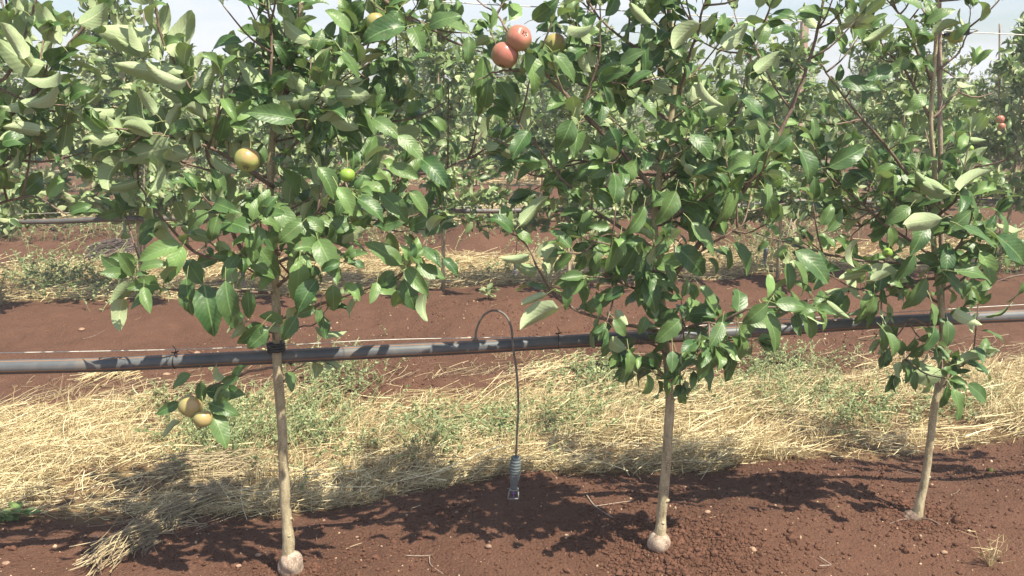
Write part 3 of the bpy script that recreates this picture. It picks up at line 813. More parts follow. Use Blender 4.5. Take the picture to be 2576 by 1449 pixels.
# tree two
b2 = G(1656, 1380); Y2 = b2[1]
TR2 = [b2] + [P(u, v, Y2) for u, v in ((1662, 1320), (1669, 1260), (1684, 1080), (1690, 980), (1680, 850), (1668, 700), (1655, 560), (1672, 420), (1700, 300), (1712, 150), (1690, 0), (1700, -260), (1705, -450))]
BR2 = [
 B([(1665, 520), (1635, 465), (1560, 370), (1469, 277), (1385, 195), (1340, 140)], Y2, 0.0085, [0, -.08, -.1, -.12, -.14, -.14], flip=0.12, spur=0.45, twigs=4, step=0.036, start=0.2, size=0.095),
 B([(1672, 840), (1560, 810), (1470, 780), (1392, 730), (1322, 616), (1270, 575)], Y2, 0.0055, [0, -.06, -.1, -.13, -.15, -.15], spur=0.05, step=0.045, start=0.45, droop=1.2, twigs=0, flip=0.4, size=0.1),
 B([(1690, 900), (1727, 883), (1864, 786), (1934, 766), (2060, 770)], Y2, 0.006, [0, -.03, -.12, -.15, -.16], spur=0.25, step=0.03, start=0.3, droop=1.3, twigs=2, size=0.1),
 B([(1672, 720), (1800, 560), (1900, 440), (1957, 360), (2017, 233), (2060, 87), (2087, -30)], Y2, 0.0085, [0, -.05, -.1, -.12, -.12, -.1, -.1], flip=0.3, spur=0.4, twigs=5, step=0.034),
 B([(1668, 640), (1560, 570), (1480, 520), (1382, 433), (1319, 353), (1275, 293)], Y2, 0.0055, [0, -.03, -.05, -.06, -.06, -.06], flip=0.2, twigs=4, spur=0.3),
 B([(1500, 320), (1475, 277), (1490, 190), (1505, 103), (1500, 0)], Y2, 0.0045, [-.08, -.1, -.1, -.1, -.1], flip=0.4, twigs=3),
 B([(1705, 260), (1740, 120), (1770, 20), (1790, -60)], Y2, 0.005, [0, -.06, -.1, -.1], flip=0.35, twigs=3),
 B([(1672, 450), (1760, 380), (1840, 300), (1880, 160), (1900, 40)], Y2, 0.006, [0, .05, .08, .08, .08], flip=0.3, twigs=4),
 B([(1668, 560), (1760, 500), (1840, 460), (1920, 470)], Y2, 0.005, [0, -.1, -.18, -.22], flip=0.15, twigs=4, droop=1.3),
 B([(1668, 700), (1760, 640), (1830, 600), (1900, 560)], Y2, 0.005, [0, -.08, -.12, -.12], flip=0.15, twigs=4, droop=1.3),
 B([(1670, 700), (1600, 650), (1540, 620), (1470, 600)], Y2, 0.005, [0, -.08, -.14, -.16], flip=0.2, twigs=3, droop=1.3),
 B([(1672, 780), (1600, 730), (1540, 700), (1470, 690)], Y2, 0.005, [0, -.08, -.14, -.18], flip=0.15, twigs=3, droop=1.3),
 B([(1680, 850), (1740, 820), (1800, 820), (1830, 850)], Y2, 0.005, [0, -.1, -.16, -.18], flip=0.1, twigs=2, droop=1.5, size=0.105),
 B([(1686, 900), (1640, 860), (1590, 850), (1560, 870)], Y2, 0.004, [0, -.06, -.08, -.1], flip=0.1, twigs=2, droop=1.6),
 B([(1690, 960), (1650, 920), (1610, 930)], Y2, 0.004, [0, -.05, -.08], flip=0.1, twigs=1, droop=1.7, size=0.085),
 B([(1690, 960), (1715, 930), (1740, 930)], Y2, 0.004, [0, -.05, -.08], flip=0.1, twigs=1, droop=1.7, size=0.085),
 B([(1690, 200), (1600, 120), (1520, 60), (1440, -20)], Y2, 0.005, [0, .0, -.02, -.02], flip=0.3, twigs=4),
 B([(1345, 150), (1290, 90), (1250, 40), (1180, -10)], Y2, 0.004, [-.14, -.14, -.12, -.1], flip=0.3, twigs=2, step=0.04),
 B([(1369, 190), (1300, 180), (1240, 190), (1200, 210)], Y2, 0.004, [-.14, -.16, -.18, -.2], flip=0.05, twigs=1, droop=1.4, step=0.035),
 B([(1680, 300), (1600, 240), (1530, 200), (1420, 90)], Y2, 0.005, [0, .08, .1, .1], flip=0.2, twigs=4),
 B([(1680, 440), (1560, 430), (1450, 400), (1350, 470)], Y2, 0.005, [0, .08, .1, .1], flip=0.15, twigs=3),
]
front_tree(b2, TR2, 0.0128, 0.0058, BR2, 34, 'front apple tree right of the hanging sprinkler, red apples on its long upper-left limb', 5,
           ball_collar(0.0345, 0.0, 0.022, (1, 0.95, 1.0), 0.07), flip=0.2, zlow=0.82, zmax=2.2, key=(1170, 2015))

# tree three
b3 = G(2305, 1300); Y3 = b3[1]
TR3 = [b3] + [P(u, v, Y3) for u, v in ((2325, 1215), (2340, 1100), (2352, 1000), (2378, 930), (2368, 840), (2352, 700), (2340, 560), (2345, 430), (2335, 300), (2345, 150), (2350, 0), (2350, -250), (2350, -420))]
BR3 = [
 B([(2352, 700), (2194, 726), (2054, 756), (1960, 780)], Y3, 0.005, [0, -.05, -.08, -.08], flip=0.3, twigs=2, spur=0.1, step=0.04),
 B([(2350, 660), (2234, 660), (2110, 643), (1907, 580)], Y3, 0.005, [0, -.06, -.08, -.1], flip=0.2, twigs=3, spur=0.2),
 B([(2345, 640), (2234, 563), (2140, 486), (2060, 420)], Y3, 0.005, [0, -.03, -.04, -.04], flip=0.25, twigs=4),
 B([(2345, 500), (2280, 437), (2194, 337), (2110, 240), (2060, 170)], Y3, 0.006, [0, -.05, -.08, -.1, -.1], flip=0.4, twigs=4, spur=0.3, step=0.036),
 B([(2345, 480), (2147, 477), (2100, 443), (2037, 410)], Y3, 0.0045, [0, .03, .04, .05], flip=0.2, twigs=2),
 B([(2340, 560), (2400, 500), (2420, 440), (2470, 400)], Y3, 0.005, [0, -.1, -.14, -.15], flip=0.6, twigs=2, size=0.105, droop=1.3),
 B([(2352, 700), (2400, 640), (2440, 570), (2480, 500)], Y3, 0.005, [0, -.06, -.1, -.1], flip=0.3, twigs=3, size=0.1, droop=1.3),
 B([(2352, 740), (2430, 700), (2480, 680), (2520, 640)], Y3, 0.005, [0, -.03, -.06, -.06], flip=0.1, twigs=3, size=0.1, droop=1.4),
 B([(2356, 760), (2300, 720), (2230, 720), (2190, 760)], Y3, 0.005, [0, -.06, -.1, -.1], flip=0.1, twigs=3, droop=1.4),
 B([(2366, 840), (2300, 800), (2260, 830), (2230, 870)], Y3, 0.004, [0, -.06, -.08, -.08], flip=0.1, twigs=1, droop=1.4, step=0.035),
 B([(2374, 900), (2330, 870), (2290, 890), (2260, 930)], Y3, 0.0035, [0, -.05, -.08, -.08], flip=0.2, twigs=1, droop=1.4, step=0.035, size=0.08),
 B([(2385, 950), (2420, 920), (2460, 905)], Y3, 0.0035, [0, -.04, -.06], flip=0.5, twigs=1, droop=1.2, step=0.035, size=0.085),
 B([(2366, 985), (2378, 960), (2385, 940)], Y3, 0.003, [0, -.03, -.05], flip=0.0, twigs=0, droop=1.8, step=0.03, size=0.095),
 B([(2340, 300), (2290, 200), (2230, 130), (2190, 60)], Y3, 0.005, [0, 0, 0, 0], flip=0.15, twigs=3),
 B([(2342, 200), (2290, 90), (2250, 20), (2200, -40)], Y3, 0.005, [0, -.03, -.05, -.05], flip=0.3, twigs=3),
 B([(2345, 180), (2400, 140), (2430, 90), (2440, 20)], Y3, 0.004, [0, .02, .04, .04], flip=0.2, twigs=1, step=0.04),
 B([(2342, 300), (2400, 240), (2430, 200), (2440, 170)], Y3, 0.004, [0, .02, .04, .04], flip=0.2, twigs=1, step=0.04),
 B([(2345, 560), (2260, 520), (2180, 560), (2140, 600)], Y3, 0.005, [0, .06, .08, .08], flip=0.15, twigs=3),
]
front_tree(b3, TR3, 0.0095, 0.0050, BR3, 18, 'front apple tree tied to a tall bamboo stake, its thin trunk bending at the base', 8,
           knob_collar, flip=0.25, zlow=0.75, zmax=2.2, key=(2015, 2600))

# neighbours whose trunks stand just outside the picture
Y0 = 2.22
x0 = -1.62
b0 = np.array([x0, Y0, float(gz(x0, Y0))])
TR0 = [b0] + [np.array([x0+dx, Y0, z]) for dx, z in ((0.01, 0.4), (0.0, 0.8), (0.02, 1.2), (-0.01, 1.6), (0.0, 2.2))]
BR0 = [
 B([(-160, 420), (0, 300), (80, 250), (160, 140), (245, 20), (270, -60)], Y0, 0.007, [0, -.05, -.05, -.05, -.05, -.05], flip=0.85, wind=0.2, size=0.11, twigs=4, spur=0.05, start=0.2, step=0.03),
 B([(-160, 380), (-60, 250), (20, 180), (60, 60), (90, -40)], Y0, 0.006, [0, -.08, -.1, -.1, -.1], flip=0.8, wind=0.2, size=0.105, twigs=4, spur=0.1, step=0.028),
 B([(-160, 560), (-60, 470), (0, 420), (60, 350)], Y0, 0.006, [0, -.08, -.1, -.1], flip=0.7, wind=0.0, size=0.105, twigs=3, spur=0.1, step=0.03),
 B([(-160, 640), (-60, 540), (60, 500), (160, 540)], Y0, 0.005, [0, -.04, -.06, -.06], flip=0.3, size=0.095, twigs=2, step=0.035, start=0.35),
 B([(-160, 220), (-40, 120), (20, 60), (20, -40)], Y0, 0.006, [0, .05, .1, .1], flip=0.2, size=0.09, twigs=3),
]
front_tree(b0, TR0, 0.016, 0.006, BR0, 8, 'apple tree at the left edge reaching pale wind-turned leaves into the top left corner', 12,
           ball_collar(0.034), flip=0.6, zlow=0.9, zmax=2.1, key=(-50, 205))
x4, Y4 = 2.16, 2.86
b4 = np.array([x4, Y4, float(gz(x4, Y4))])
TR4 = [b4] + [np.array([x4+dx, Y4, z]) for dx, z in ((0.01, 0.4), (0.0, 0.8), (-0.02, 1.2), (0.01, 1.6), (0.0, 2.2))]
BR4 = [
 B([(2860, 760), (2700, 690), (2576, 690), (2497, 716)], Y4, 0.005, [0, -.02, -.05, -.05], flip=0.2, twigs=0, step=0.08, spur=0.0),
 B([(2860, 560), (2740, 500), (2650, 450), (2600, 400)], Y4, 0.005, [0, -.02, -.05, -.05], flip=0.5, twigs=1, step=0.05),
]
front_tree(b4, TR4, 0.015, 0.006, BR4, 14, 'apple tree past the right edge whose bare low branch tip shows at the frame', 15,
           ball_collar(0.03), flip=0.3, zlow=0.95, zmax=2.1)

# ------------------------------------------------------------------ background rows
def bg_tree_meshes(seed, H, nleaf, size, rings, cross, detail):
    rng = np.random.default_rng(seed)
    pts = [(0, 0, 0)] + [(rng.normal(0, 0.02), rng.normal(0, 0.02), H*f) for f in (0.3, 0.6, 0.85, 1.0)]
    tp = smooth_path(pts, 14)
    mt = MB(); tube(mt, tp, np.linspace(0.016, 0.004, 14), 6 if detail else 4)
    br = []
    nb = 26
    for i in range(nb):
        f = (i+0.5)/nb
        z = 0.55 + (H-0.71)*f**1.5
        a = i*2.4+rng.uniform(-0.5, 0.5)
        Lb = (0.66*(1-f)**0.6+0.14)*rng.uniform(0.75, 1.2)
        p = np.array([np.interp(z, tp[:, 2], tp[:, 0]), np.interp(z, tp[:, 2], tp[:, 1]), z])
        up = rng.uniform(0.3, 0.9) if f > 0.35 else rng.uniform(-0.12, 0.35)
        d = np.array([math.cos(a), math.sin(a), up])
        e = p+d*Lb*0.75
        br.append(smooth_path([p, p+d*Lb*0.4+[0, 0, -0.02], e], 6))
    br.append(tp[9:])
    for b in br[:-1]: tube(mt, b, np.linspace(0.006, 0.002, len(b)), 4, cap=False)
    lens = np.array([np.linalg.norm(b[-1]-b[0])+0.08 for b in br]); pr = lens/lens.sum()
    idx = rng.choice(len(br), nleaf, p=pr)
    s = rng.uniform(0.08, 1.03, nleaf)
    BP = np.zeros((nleaf, 3)); TN = np.zeros((nleaf, 3))
    for k in range(nleaf):
        b = br[idx[k]]; q = min(s[k], 0.999)*(len(b)-1); i = int(q); f = q-i
        BP[k] = b[i]*(1-f)+b[i+1]*f; TN[k] = b[-1]-b[0]
    TN = nrm(TN)
    BP += rng.normal(0, 0.03, BP.shape)
    D = nrm(TN*rng.uniform(0.2, 1.1, (nleaf, 1))+rng.normal(0, 0.75, (nleaf, 3))+[-0.25, 0, 0.1])
    fl = rng.random(nleaf) < 0.5
    N = np.where(fl[:, None], BACK_N, FRONT_N)+rng.normal(0, 0.4, (nleaf, 3))
    L = size*rng.uniform(0.65, 1.15, nleaf)
    ml = MB()
    leaves(ml, BP, D, N, L, L*rng.uniform(0.42, 0.55, nleaf), rng.uniform(0.3, 1.4, nleaf), rng.uniform(0.1, 0.6, nleaf), np.full(nleaf, 0.03), rings, cross, rng=rng, teeth=0)
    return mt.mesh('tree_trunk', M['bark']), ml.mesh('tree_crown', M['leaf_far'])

near_var = [bg_tree_meshes(100+i, H, 2300, 0.092, 5, 3, True) for i, H in enumerate((1.85, 1.95, 2.05, 1.85, 2.15, 1.95))]
mid_var = [bg_tree_meshes(200+i, H, 1500, 0.105, 4, 3, True) for i, H in enumerate((1.75, 1.95, 2.4, 1.85, 2.1))]
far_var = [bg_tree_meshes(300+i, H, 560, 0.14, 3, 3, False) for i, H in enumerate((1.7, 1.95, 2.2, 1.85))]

def place_tree(meshes, x, y, label, group, rz, sc):
    t = thing('apple_tree', label, 'apple tree', (x, y, float(gz(x, y, False))-0.01), group)
    t.rotation_euler = (0, 0, rz); t.scale = (sc, sc, sc)
    for nm, me in zip(('trunk', 'crown'), meshes):
        o = bpy.data.objects.new(nm, me); COL.objects.link(o); o.parent = t
    return t

ordn = ['first', 'second', 'third', 'fourth', 'fifth', 'sixth', 'seventh', 'eighth', 'ninth', 'tenth', 'eleventh', 'twelfth', 'thirteenth', 'fourteenth', 'fifteenth', 'sixteenth', 'seventeenth', 'eighteenth', 'nineteenth']
ones = ordn[:9]
ordn += [w for t in ('twent', 'thirt', 'fort', 'fift') for w in [t+'ieth']+[t+'y-'+o for o in ones]]
row2_px = [-330, 5, 360, 735, 1115, 1432, 1700, 1955, 2230, 2510, 2790]
row2_lab = ['second-row apple tree out past the left edge, only its branch tips in view',
            'second-row apple tree standing at the left edge above the green weed clump',
            'second-row apple tree whose bare trunk rises just right of the dark heap of prunings',
            'second-row apple tree hidden behind the front tree with the low yellow apples',
            'second-row apple tree seen through the gap left of the hanging sprinkler',
            'second-row apple tree seen through the gap right of the hanging sprinkler',
            'second-row apple tree directly behind the front tree with the red apples',
            'second-row apple tree just in front of the pinkish wooden post',
            'second-row apple tree showing between the wooden post and the bamboo stake',
            'second-row apple tree at the right edge carrying two small pink apples',
            'second-row apple tree out past the right edge']
rr = random.Random(5)
for i, u in enumerate(row2_px):
    # intersect pixel column with the row line
    a = (u-1288.0)/FPX*1.0
    Y = ROW0+ROWD
    for _ in range(8): x = a*(Y*CP+(CAM_H-0.05)*SP); Y = rowY(x, 1)
    place_tree(near_var[i % 6], x, Y, row2_lab[i], 'apple trees of the second row', rr.uniform(-0.5, 0.5) + (0, 2.4, 4.1)[i % 3]*0, (0.95, 1.0, 1.0, 1.0, .97, .93, 1.0, .95, .9, 1.05, 1)[i])
rown = ['', 'second', 'third', 'fourth', 'fifth', 'sixth', 'seventh', 'eighth', 'ninth']
for k in range(2, 9):
    Yc = ROW0+k*ROWD
    half = Yc*0.66+1.2
    n = int(2*half/(1.0 if k < 5 else 1.08))
    cnt = 0
    for i in range(n):
        x = -half+2*half*(i+0.5)/n+rr.uniform(-0.12, 0.12)
        Y = rowY(x, k)
        if abs(x) > Y*0.60+0.7: continue
        lab = '%s apple tree from the left in the %s row back' % (ordn[cnt], rown[k])
        var = mid_var if k < 5 else far_var
        place_tree(var[rr.randrange(len(var))], x, Y, lab, 'apple trees of the %s row' % rown[k], rr.uniform(-0.6, 0.6), rr.uniform(0.85, 1.08))
        cnt += 1

def far_orchard():
    rng = np.random.default_rng(77)
    Bs = []
    for k in range(9, 26):
        Yc = ROW0+k*ROWD; half = Yc*0.66+2
        for x in np.arange(-half, half, 1.1):
            Y = rowY(x, k); H = rng.uniform(1.6, 2.3); m = 90 if k < 14 else 45
            z = 0.5+(H-0.5)*rng.random(m)**0.9
            r = 0.5*(1.1-(z-0.5)/(H-0.4))
            Bs.append(np.stack([x+rng.normal(0, 1, m)*r*0.7, Y+rng.normal(0, 1, m)*r*0.6, z], 1))
    Bp = np.concatenate(Bs); n = len(Bp)
    D = nrm(rng.normal(0, 1, (n, 3))+[-0.3, 0, 0.4]); fl = rng.random(n) < 0.45
    N = np.where(fl[:, None], BACK_N, FRONT_N)+rng.normal(0, 0.5, (n, 3))
    L = 0.22*rng.uniform(0.6, 1.3, n)
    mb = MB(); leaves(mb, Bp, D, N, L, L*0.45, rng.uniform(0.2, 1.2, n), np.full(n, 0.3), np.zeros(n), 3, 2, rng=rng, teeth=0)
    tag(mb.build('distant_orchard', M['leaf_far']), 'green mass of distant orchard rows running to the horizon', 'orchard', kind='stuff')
far_orchard()

# ------------------------------------------------------------------ pipes, wires
def row_line(k, x0, x1, n, dz, sag=0.012, dy=0.0, seed=0):
    xs = np.linspace(x0, x1, n)
    rng = np.random.default_rng(seed)
    ph = rng.uniform(0, 6, 3)
    z = dz + sag*np.sin(xs*1.9+ph[0])+sag*0.6*np.sin(xs*4.1+ph[1])
    y = rowY(xs, k)+dy+sag*0.6*np.sin(xs*2.7+ph[2])
    return np.stack([xs, y, z], 1)

def px_line(pts, n, Ys=None):
    w = []
    for u, v in pts:
        Y = 2.5
        for _ in range(10):
            q = P(u, v, Y); Y = rowY(q[0])-0.03
        w.append(P(u, v, Y))
    return smooth_path(w, n)

pipe_path = px_line([(-500, 935), (-200, 931), (0, 924), (250, 918), (450, 909), (690, 898), (950, 885), (1200, 873), (1400, 861), (1650, 848), (1900, 833), (2150, 815), (2350, 804), (2576, 794), (2800, 786), (3100, 775)], 160)
mb = MB(); tube(mb, pipe_path, 0.0195, 24)
tag(mb.build('irrigation_pipe', M['pipe']), 'thick dark grey pipe with thin brown stripes hanging along the front row', 'pipe', 'irrigation pipes')
low_wire = px_line([(-500, 905), (0, 895), (450, 886), (690, 876), (950, 862), (1200, 856), (1400, 852), (1640, 834), (1900, 815), (2150, 798), (2350, 786), (2576, 772), (3100, 745)], 120)
low_wire[:, 1] += 0.028
mb = MB(); tube(mb, low_wire, 0.0013, 5)
tag(mb.build('support_wire', M['wire']), 'thin pale wire stretched just above the front pipe', 'wire')
tw = px_line([(-400, -110), (500, -45), (1125, 5), (1525, 25), (1784, 41), (2100, 58), (2400, 79), (2576, 88), (3000, 110)], 60)
mb = MB(); tube(mb, tw, 0.0016, 5)
tag(mb.build('trellis_wire', M['wire']), 'thin upper trellis wire crossing the sky to the bamboo stake', 'wire')
for k, nm in ((1, 'second'), (2, 'third'), (3, 'fourth'), (4, 'fifth')):
    h = 3+k*3.2
    pp = row_line(k, -h, h+1, 160, 0.665, 0.018, -0.03, k)
    mb = MB(); tube(mb, pp, 0.0185 if k == 1 else 0.018, 14)
    tag(mb.build('irrigation_pipe', M['pipe']), 'dark irrigation pipe along the %s row of trees' % nm, 'pipe', 'irrigation pipes')
    for z, lab in ((1.60, 'thin upper trellis wire along the %s row' % nm), (0.70, 'thin low wire above the pipe of the %s row' % nm)):
        if z < 1 and k > 2: continue
        w = row_line(k, -h, h+1, 40, z, 0.006, 0.0, k+9)
        mb = MB(); tube(mb, w, 0.0014, 4); tag(mb.build('trellis_wire', M['wire']), lab, 'wire')

def near_on(path, u):
    best = None
    for p in path:
        dep = p[1]*CP+(CAM_H-p[2])*SP
        e = abs(1288+FPX*p[0]/dep-u)
        if best is None or e < best[0]: best = (e, p)
    return best[1].copy()

# wire ties that hold the pipe to the wire
for u, lab in ((450, 'dark wire tie on the front pipe left of the first tree'), (1397, 'dark wire tie on the front pipe right of the hanging sprinkler')):
    c = near_on(pipe_path, u); a = np.linspace(0, 2*math.pi, 25)
    mb = MB(); loop = np.stack([np.full(25, c[0]), c[1]+0.0215*np.cos(a), c[2]+0.0215*np.sin(a)+0.002], 1)
    tube(mb, loop, 0.0016, 5, cap=False)
    tube(mb, np.array([c+[0, 0, 0.022], c+[0.003, 0, 0.034], c+[-0.004, -0.002, 0.046]]), 0.0014, 5)
    tube(mb, np.array([c+[-0.008, -0.004, 0.028], c+[0, 0, 0.025], c+[0.01, 0.0, 0.03]]), 0.0022, 5)
    tag(mb.build('pipe_tie', M['black']), lab, 'wire tie', 'ties on the front pipe')

# ------------------------------------------------------------------ hanging sprinklers
def make_sprinkler(origin, arch, label):
    """origin: where the tube enters the pipe; arch: list of (dx, dy, dz) of the tube"""
    t = thing('hanging_sprinkler', label, 'sprinkler', origin, 'sprinklers hanging from the pipes')
    o = np.asarray(origin)
    path = smooth_path([o+np.array(a) for a in arch], 60)
    mb = MB(); tube(mb, path, 0.0033, 8); mb.build('tube', M['tube'], t)
    mb = MB(); blob(mb, o+[0, 0, 0.004], 0.008, 3, n=(8, 12), amp=0.02, sq=(1, 1, 0.6)); mb.build('barb', M['tube'], t)
    e = path[-1]; dn = np.array([-0.06, 0.0, -1.0]); dn /= np.linalg.norm(dn)
    # ribbed weight
    prof = []
    n = 66; Lw = 0.100
    for i in range(n):
        s = i/(n-1)
        r = 0.0125+0.0045*math.sin(min(1, s*1.15)*math.pi)**0.8-0.002*s
        ph = (s*11) % 1
        if s > 0.05: r -= 0.0022*(1 if ph < 0.24 else 0)
        if s < 0.02: r = 0.009+0.004*s/0.02
        prof.append((e+dn*s*Lw, r))
    mb = MB(); tube(mb, np.array([p for p, _ in prof]), np.array([r for _, r in prof]), 18); mb.build('weight', M['weight'], t)
    q = e+dn*Lw
    # plastic frame with the little rotor
    mb = MB()
    ux = np.array([1.0, 0, -0.06])
    fr = [q+ux*-0.006, q+ux*-0.0135+dn*0.012, q+ux*-0.0155+dn*0.036, q+ux*0.0155+dn*0.033, q+ux*0.0135+dn*0.012, q+ux*0.006]
    for a, b in zip(fr[:-1], fr[1:]): tube(mb, np.array([a, (a+b)/2, b]), 0.0021, 6)
    a = np.linspace(0, 2*math.pi, 17)
    tube(mb, np.stack([q[0]+0.0125*np.cos(a), q[1]+0.0125*np.sin(a), np.full(17, q[2]-0.003)], 1), 0.002, 6, cap=False)
    mb.build('frame', M['clear'], t)
    mb = MB(); tube(mb, np.array([q+dn*0.006, q+dn*0.02, q+dn*0.033]), [0.0016, 0.0018, 0.0022], 6)
    tube(mb, np.array([q+dn*0.016+ux*-0.006, q+dn*0.018, q+dn*0.016+ux*0.006]), 0.0018, 6)
    mb.build('rotor', M['purple'], t)
    return t

pe = near_on(pipe_path, 1195)
pc = near_on(pipe_path, 1292)
o = pe+np.array([0, 0.0, 0.0185])
def relp(u, v, Y): return tuple(P(u, v, Y)-o)
yy = pe[1]
arch = [(0, 0, -0.004), relp(1199, 828, yy), relp(1215, 795, yy-0.004), relp(1242, 781, yy-0.010), relp(1270, 792, yy-0.018), relp(1286, 824, yy-0.026),
        relp(1290, 868, yy-0.026), relp(1300, 940, yy-0.028), relp(1304, 1020, yy-0.026), relp(1300, 1100, yy-0.024), relp(1298, 1148, yy-0.022)]
spr = make_sprinkler(o, arch, 'arched tube with ribbed grey weight and purple sprinkler hanging from the front pipe')

def dup(root, loc, label):
    r = root.copy(); COL.objects.link(r); r.location = loc; r['label'] = label
    for ch in list(root.children):
        c = ch.copy(); COL.objects.link(c); c.parent = r
        c.matrix_parent_inverse = ch.matrix_parent_inverse.copy()
        # same local placement as the source
    return r
def row_pipe_point(k, u):
    h = 3+k*3.2
    return near_on(row_line(k, -h, h+1, 400, 0.665, 0.018, -0.03, k), u)
for k, u, lab in ((1, 1257, 'smaller looking sprinkler on an arched tube hanging from the second-row pipe, behind the front one'),
                  (1, 560, 'sprinkler hanging from the second-row pipe behind the leaves of the first front tree'),
                  (1, 1890, 'dark sprinkler hanging from the second-row pipe left of the pinkish post'),
                  (2, 190, 'far sprinkler hanging from the third-row pipe near the left edge')):
    c = row_pipe_point(k, u)
    dup(spr, (c[0], c[1], c[2]+0.018), lab)

# ------------------------------------------------------------------ stakes, posts, ties
def stake(u_top, u_bot, Y, z0, z1, r, label, cat='stake', name='bamboo_stake', mat='stake', group=None, sides=9):
    def at(u, z):
        dep = Y*CP+(CAM_H-z)*SP; return np.array([(u-1288)/FPX*dep, Y, z])
    a, b = at(u_bot, z0), at(u_top, z1)
    n = 40; path = a+(b-a)*np.linspace(0, 1, n)[:, None]
    rad = np.full(n, r)*np.linspace(1.1, 0.95, n)
    for k in range(4, n, 7): rad[k] *= 1.10
    path[:, 0] += 0.003*np.sin(np.linspace(0, 7, n))
    mb = MB(); tube(mb, path, rad, sides)
    return tag(mb.build(name, M[mat]), label, cat, group)
sp_ = smooth_path([P(u, v, Y3+0.022) for u, v in ((2358, -420), (2362, 0), (2366, 430), (2369, 850), (2356, 985), (2341, 1100), (2322, 1225), (2302, 1300))], 90)
sr_ = np.linspace(0.0095, 0.0065, 90)[::-1].copy()
for k in range(6, 90, 12): sr_[k] *= 1.12
sr_[62:] = 0.006
mb = MB(); tube(mb, sp_, sr_, 10)
tag(mb.build('bamboo_stake', M['stake']), 'tall brown bamboo stake behind the third front tree, clipped to the upper wire', 'stake')
# clip on the stake
c = P(2366, 86, Y3+0.04)
t = thing('wire_clip', 'black plastic clip holding the bamboo stake to the upper wire', 'clip', c)
def boxm(mb, c, h, rot=0.0):
    c = np.asarray(c, float); s = []
    ca, sa = math.cos(rot), math.sin(rot)
    for x in (-1, 1):
        for y in (-1, 1):
            for z in (-1, 1):
                px, pz = x*h[0], z*h[2]
                s.append(c+[px*ca-pz*sa, y*h[1], px*sa+pz*ca])
    mb.add(s, [(0, 1, 3, 2), (4, 6, 7, 5), (0, 4, 5, 1), (2, 3, 7, 6), (0, 2, 6, 4), (1, 5, 7, 3)])
mb = MB(); a = np.linspace(0, 2*math.pi, 19); tube(mb, np.stack([c[0]+0.012*np.cos(a), c[1]+0.012*np.sin(a), np.full(19, c[2])], 1), 0.0045, 6, cap=False)
boxm(mb, c+[0.034, -0.014, 0.0], (0.028, 0.004, 0.005), 0.12); mb.build('band', M['black'], t, smooth=False)
mb = MB(); boxm(mb, c+[0.064, -0.018, 0.006], (0.009, 0.006, 0.010), 0.0); mb.build('catch', M['black'], t, smooth=False)
# tie on tree one at the wire
c = P(697, 872, Y1)
mb = MB(); a = np.linspace(0, 2*math.pi, 21)
for dz in (-0.008, 0.0, 0.008):
    tube(mb, np.stack([c[0]+0.0185*np.cos(a), c[1]+0.0185*np.sin(a), np.full(21, c[2]+dz)], 1), 0.005, 6, cap=False)
boxm(mb, c+[-0.016, -0.012, 0.0], (0.007, 0.006, 0.014), 0.1)
tag(mb.build('tree_tie', M['black'], smooth=True), 'black plastic tie around the first front trunk at the low wire', 'tie')

def post(u_bot, u_top, v_bot, v_top, Y, hw, label, name='wooden_post'):
    a, b = P(u_bot, v_bot, Y), P(u_top, v_top, Y)
    a[2] = float(gz(a[0], a[1], False))-0.05
    mb = MB()
    n = 10
    V = []; Q = []
    rng = np.random.default_rng(int(u_bot))
    for i in range(n):
        c = a+(b-a)*i/(n-1)
        w = hw*(1+rng.uniform(-0.04, 0.04))
        for sx, sy in ((-1, -0.86), (-0.86, -1), (0.86, -1), (1, -0.86), (1, 0.86), (0.86, 1), (-0.86, 1), (-1, 0.86)):
            V.append(c+[sx*w, sy*w, 0])
    for i in range(n-1):
        for j in range(8): Q.append((i*8+j, i*8+(j+1) % 8, (i+1)*8+(j+1) % 8, (i+1)*8+j))
    top = (n-1)*8
    Q += [(top, top+1, top+2, top+3), (top, top+3, top+4, top+7), (top+4, top+5, top+6, top+7)]
    mb.add(V, Q)
    return tag(mb.build(name, M['post'], smooth=False), label, 'post', 'orchard posts')
post(1990, 2025, 598, 52, 9.0, 0.036, 'pale pinkish square wooden post leaning slightly right behind the second row')
post(1272, 1275, 420, 236, 17.8, 0.05, 'thin pale post against the sky below the red apples')
post(318, 320, 430, 30, 13.3, 0.035, 'thin pale post rising above the trees at upper left')

# thin stakes of row two
for u, lab in ((362, 'thin stake beside the second-row trunk near the dark prunings'), (1117, 'thin stake at the second-row trunk left of the sprinkler'), (1434, 'thin stake at the second-row trunk right of the sprinkler'), (2514, 'thin stake of the second-row tree at the right edge')):
    x = (u-1288)/FPX*6.6; Y = rowY(x, 1)+0.05
    stake(u, u, Y, 0.0, 2.0, 0.007, lab, group='stakes of the second row', sides=7)

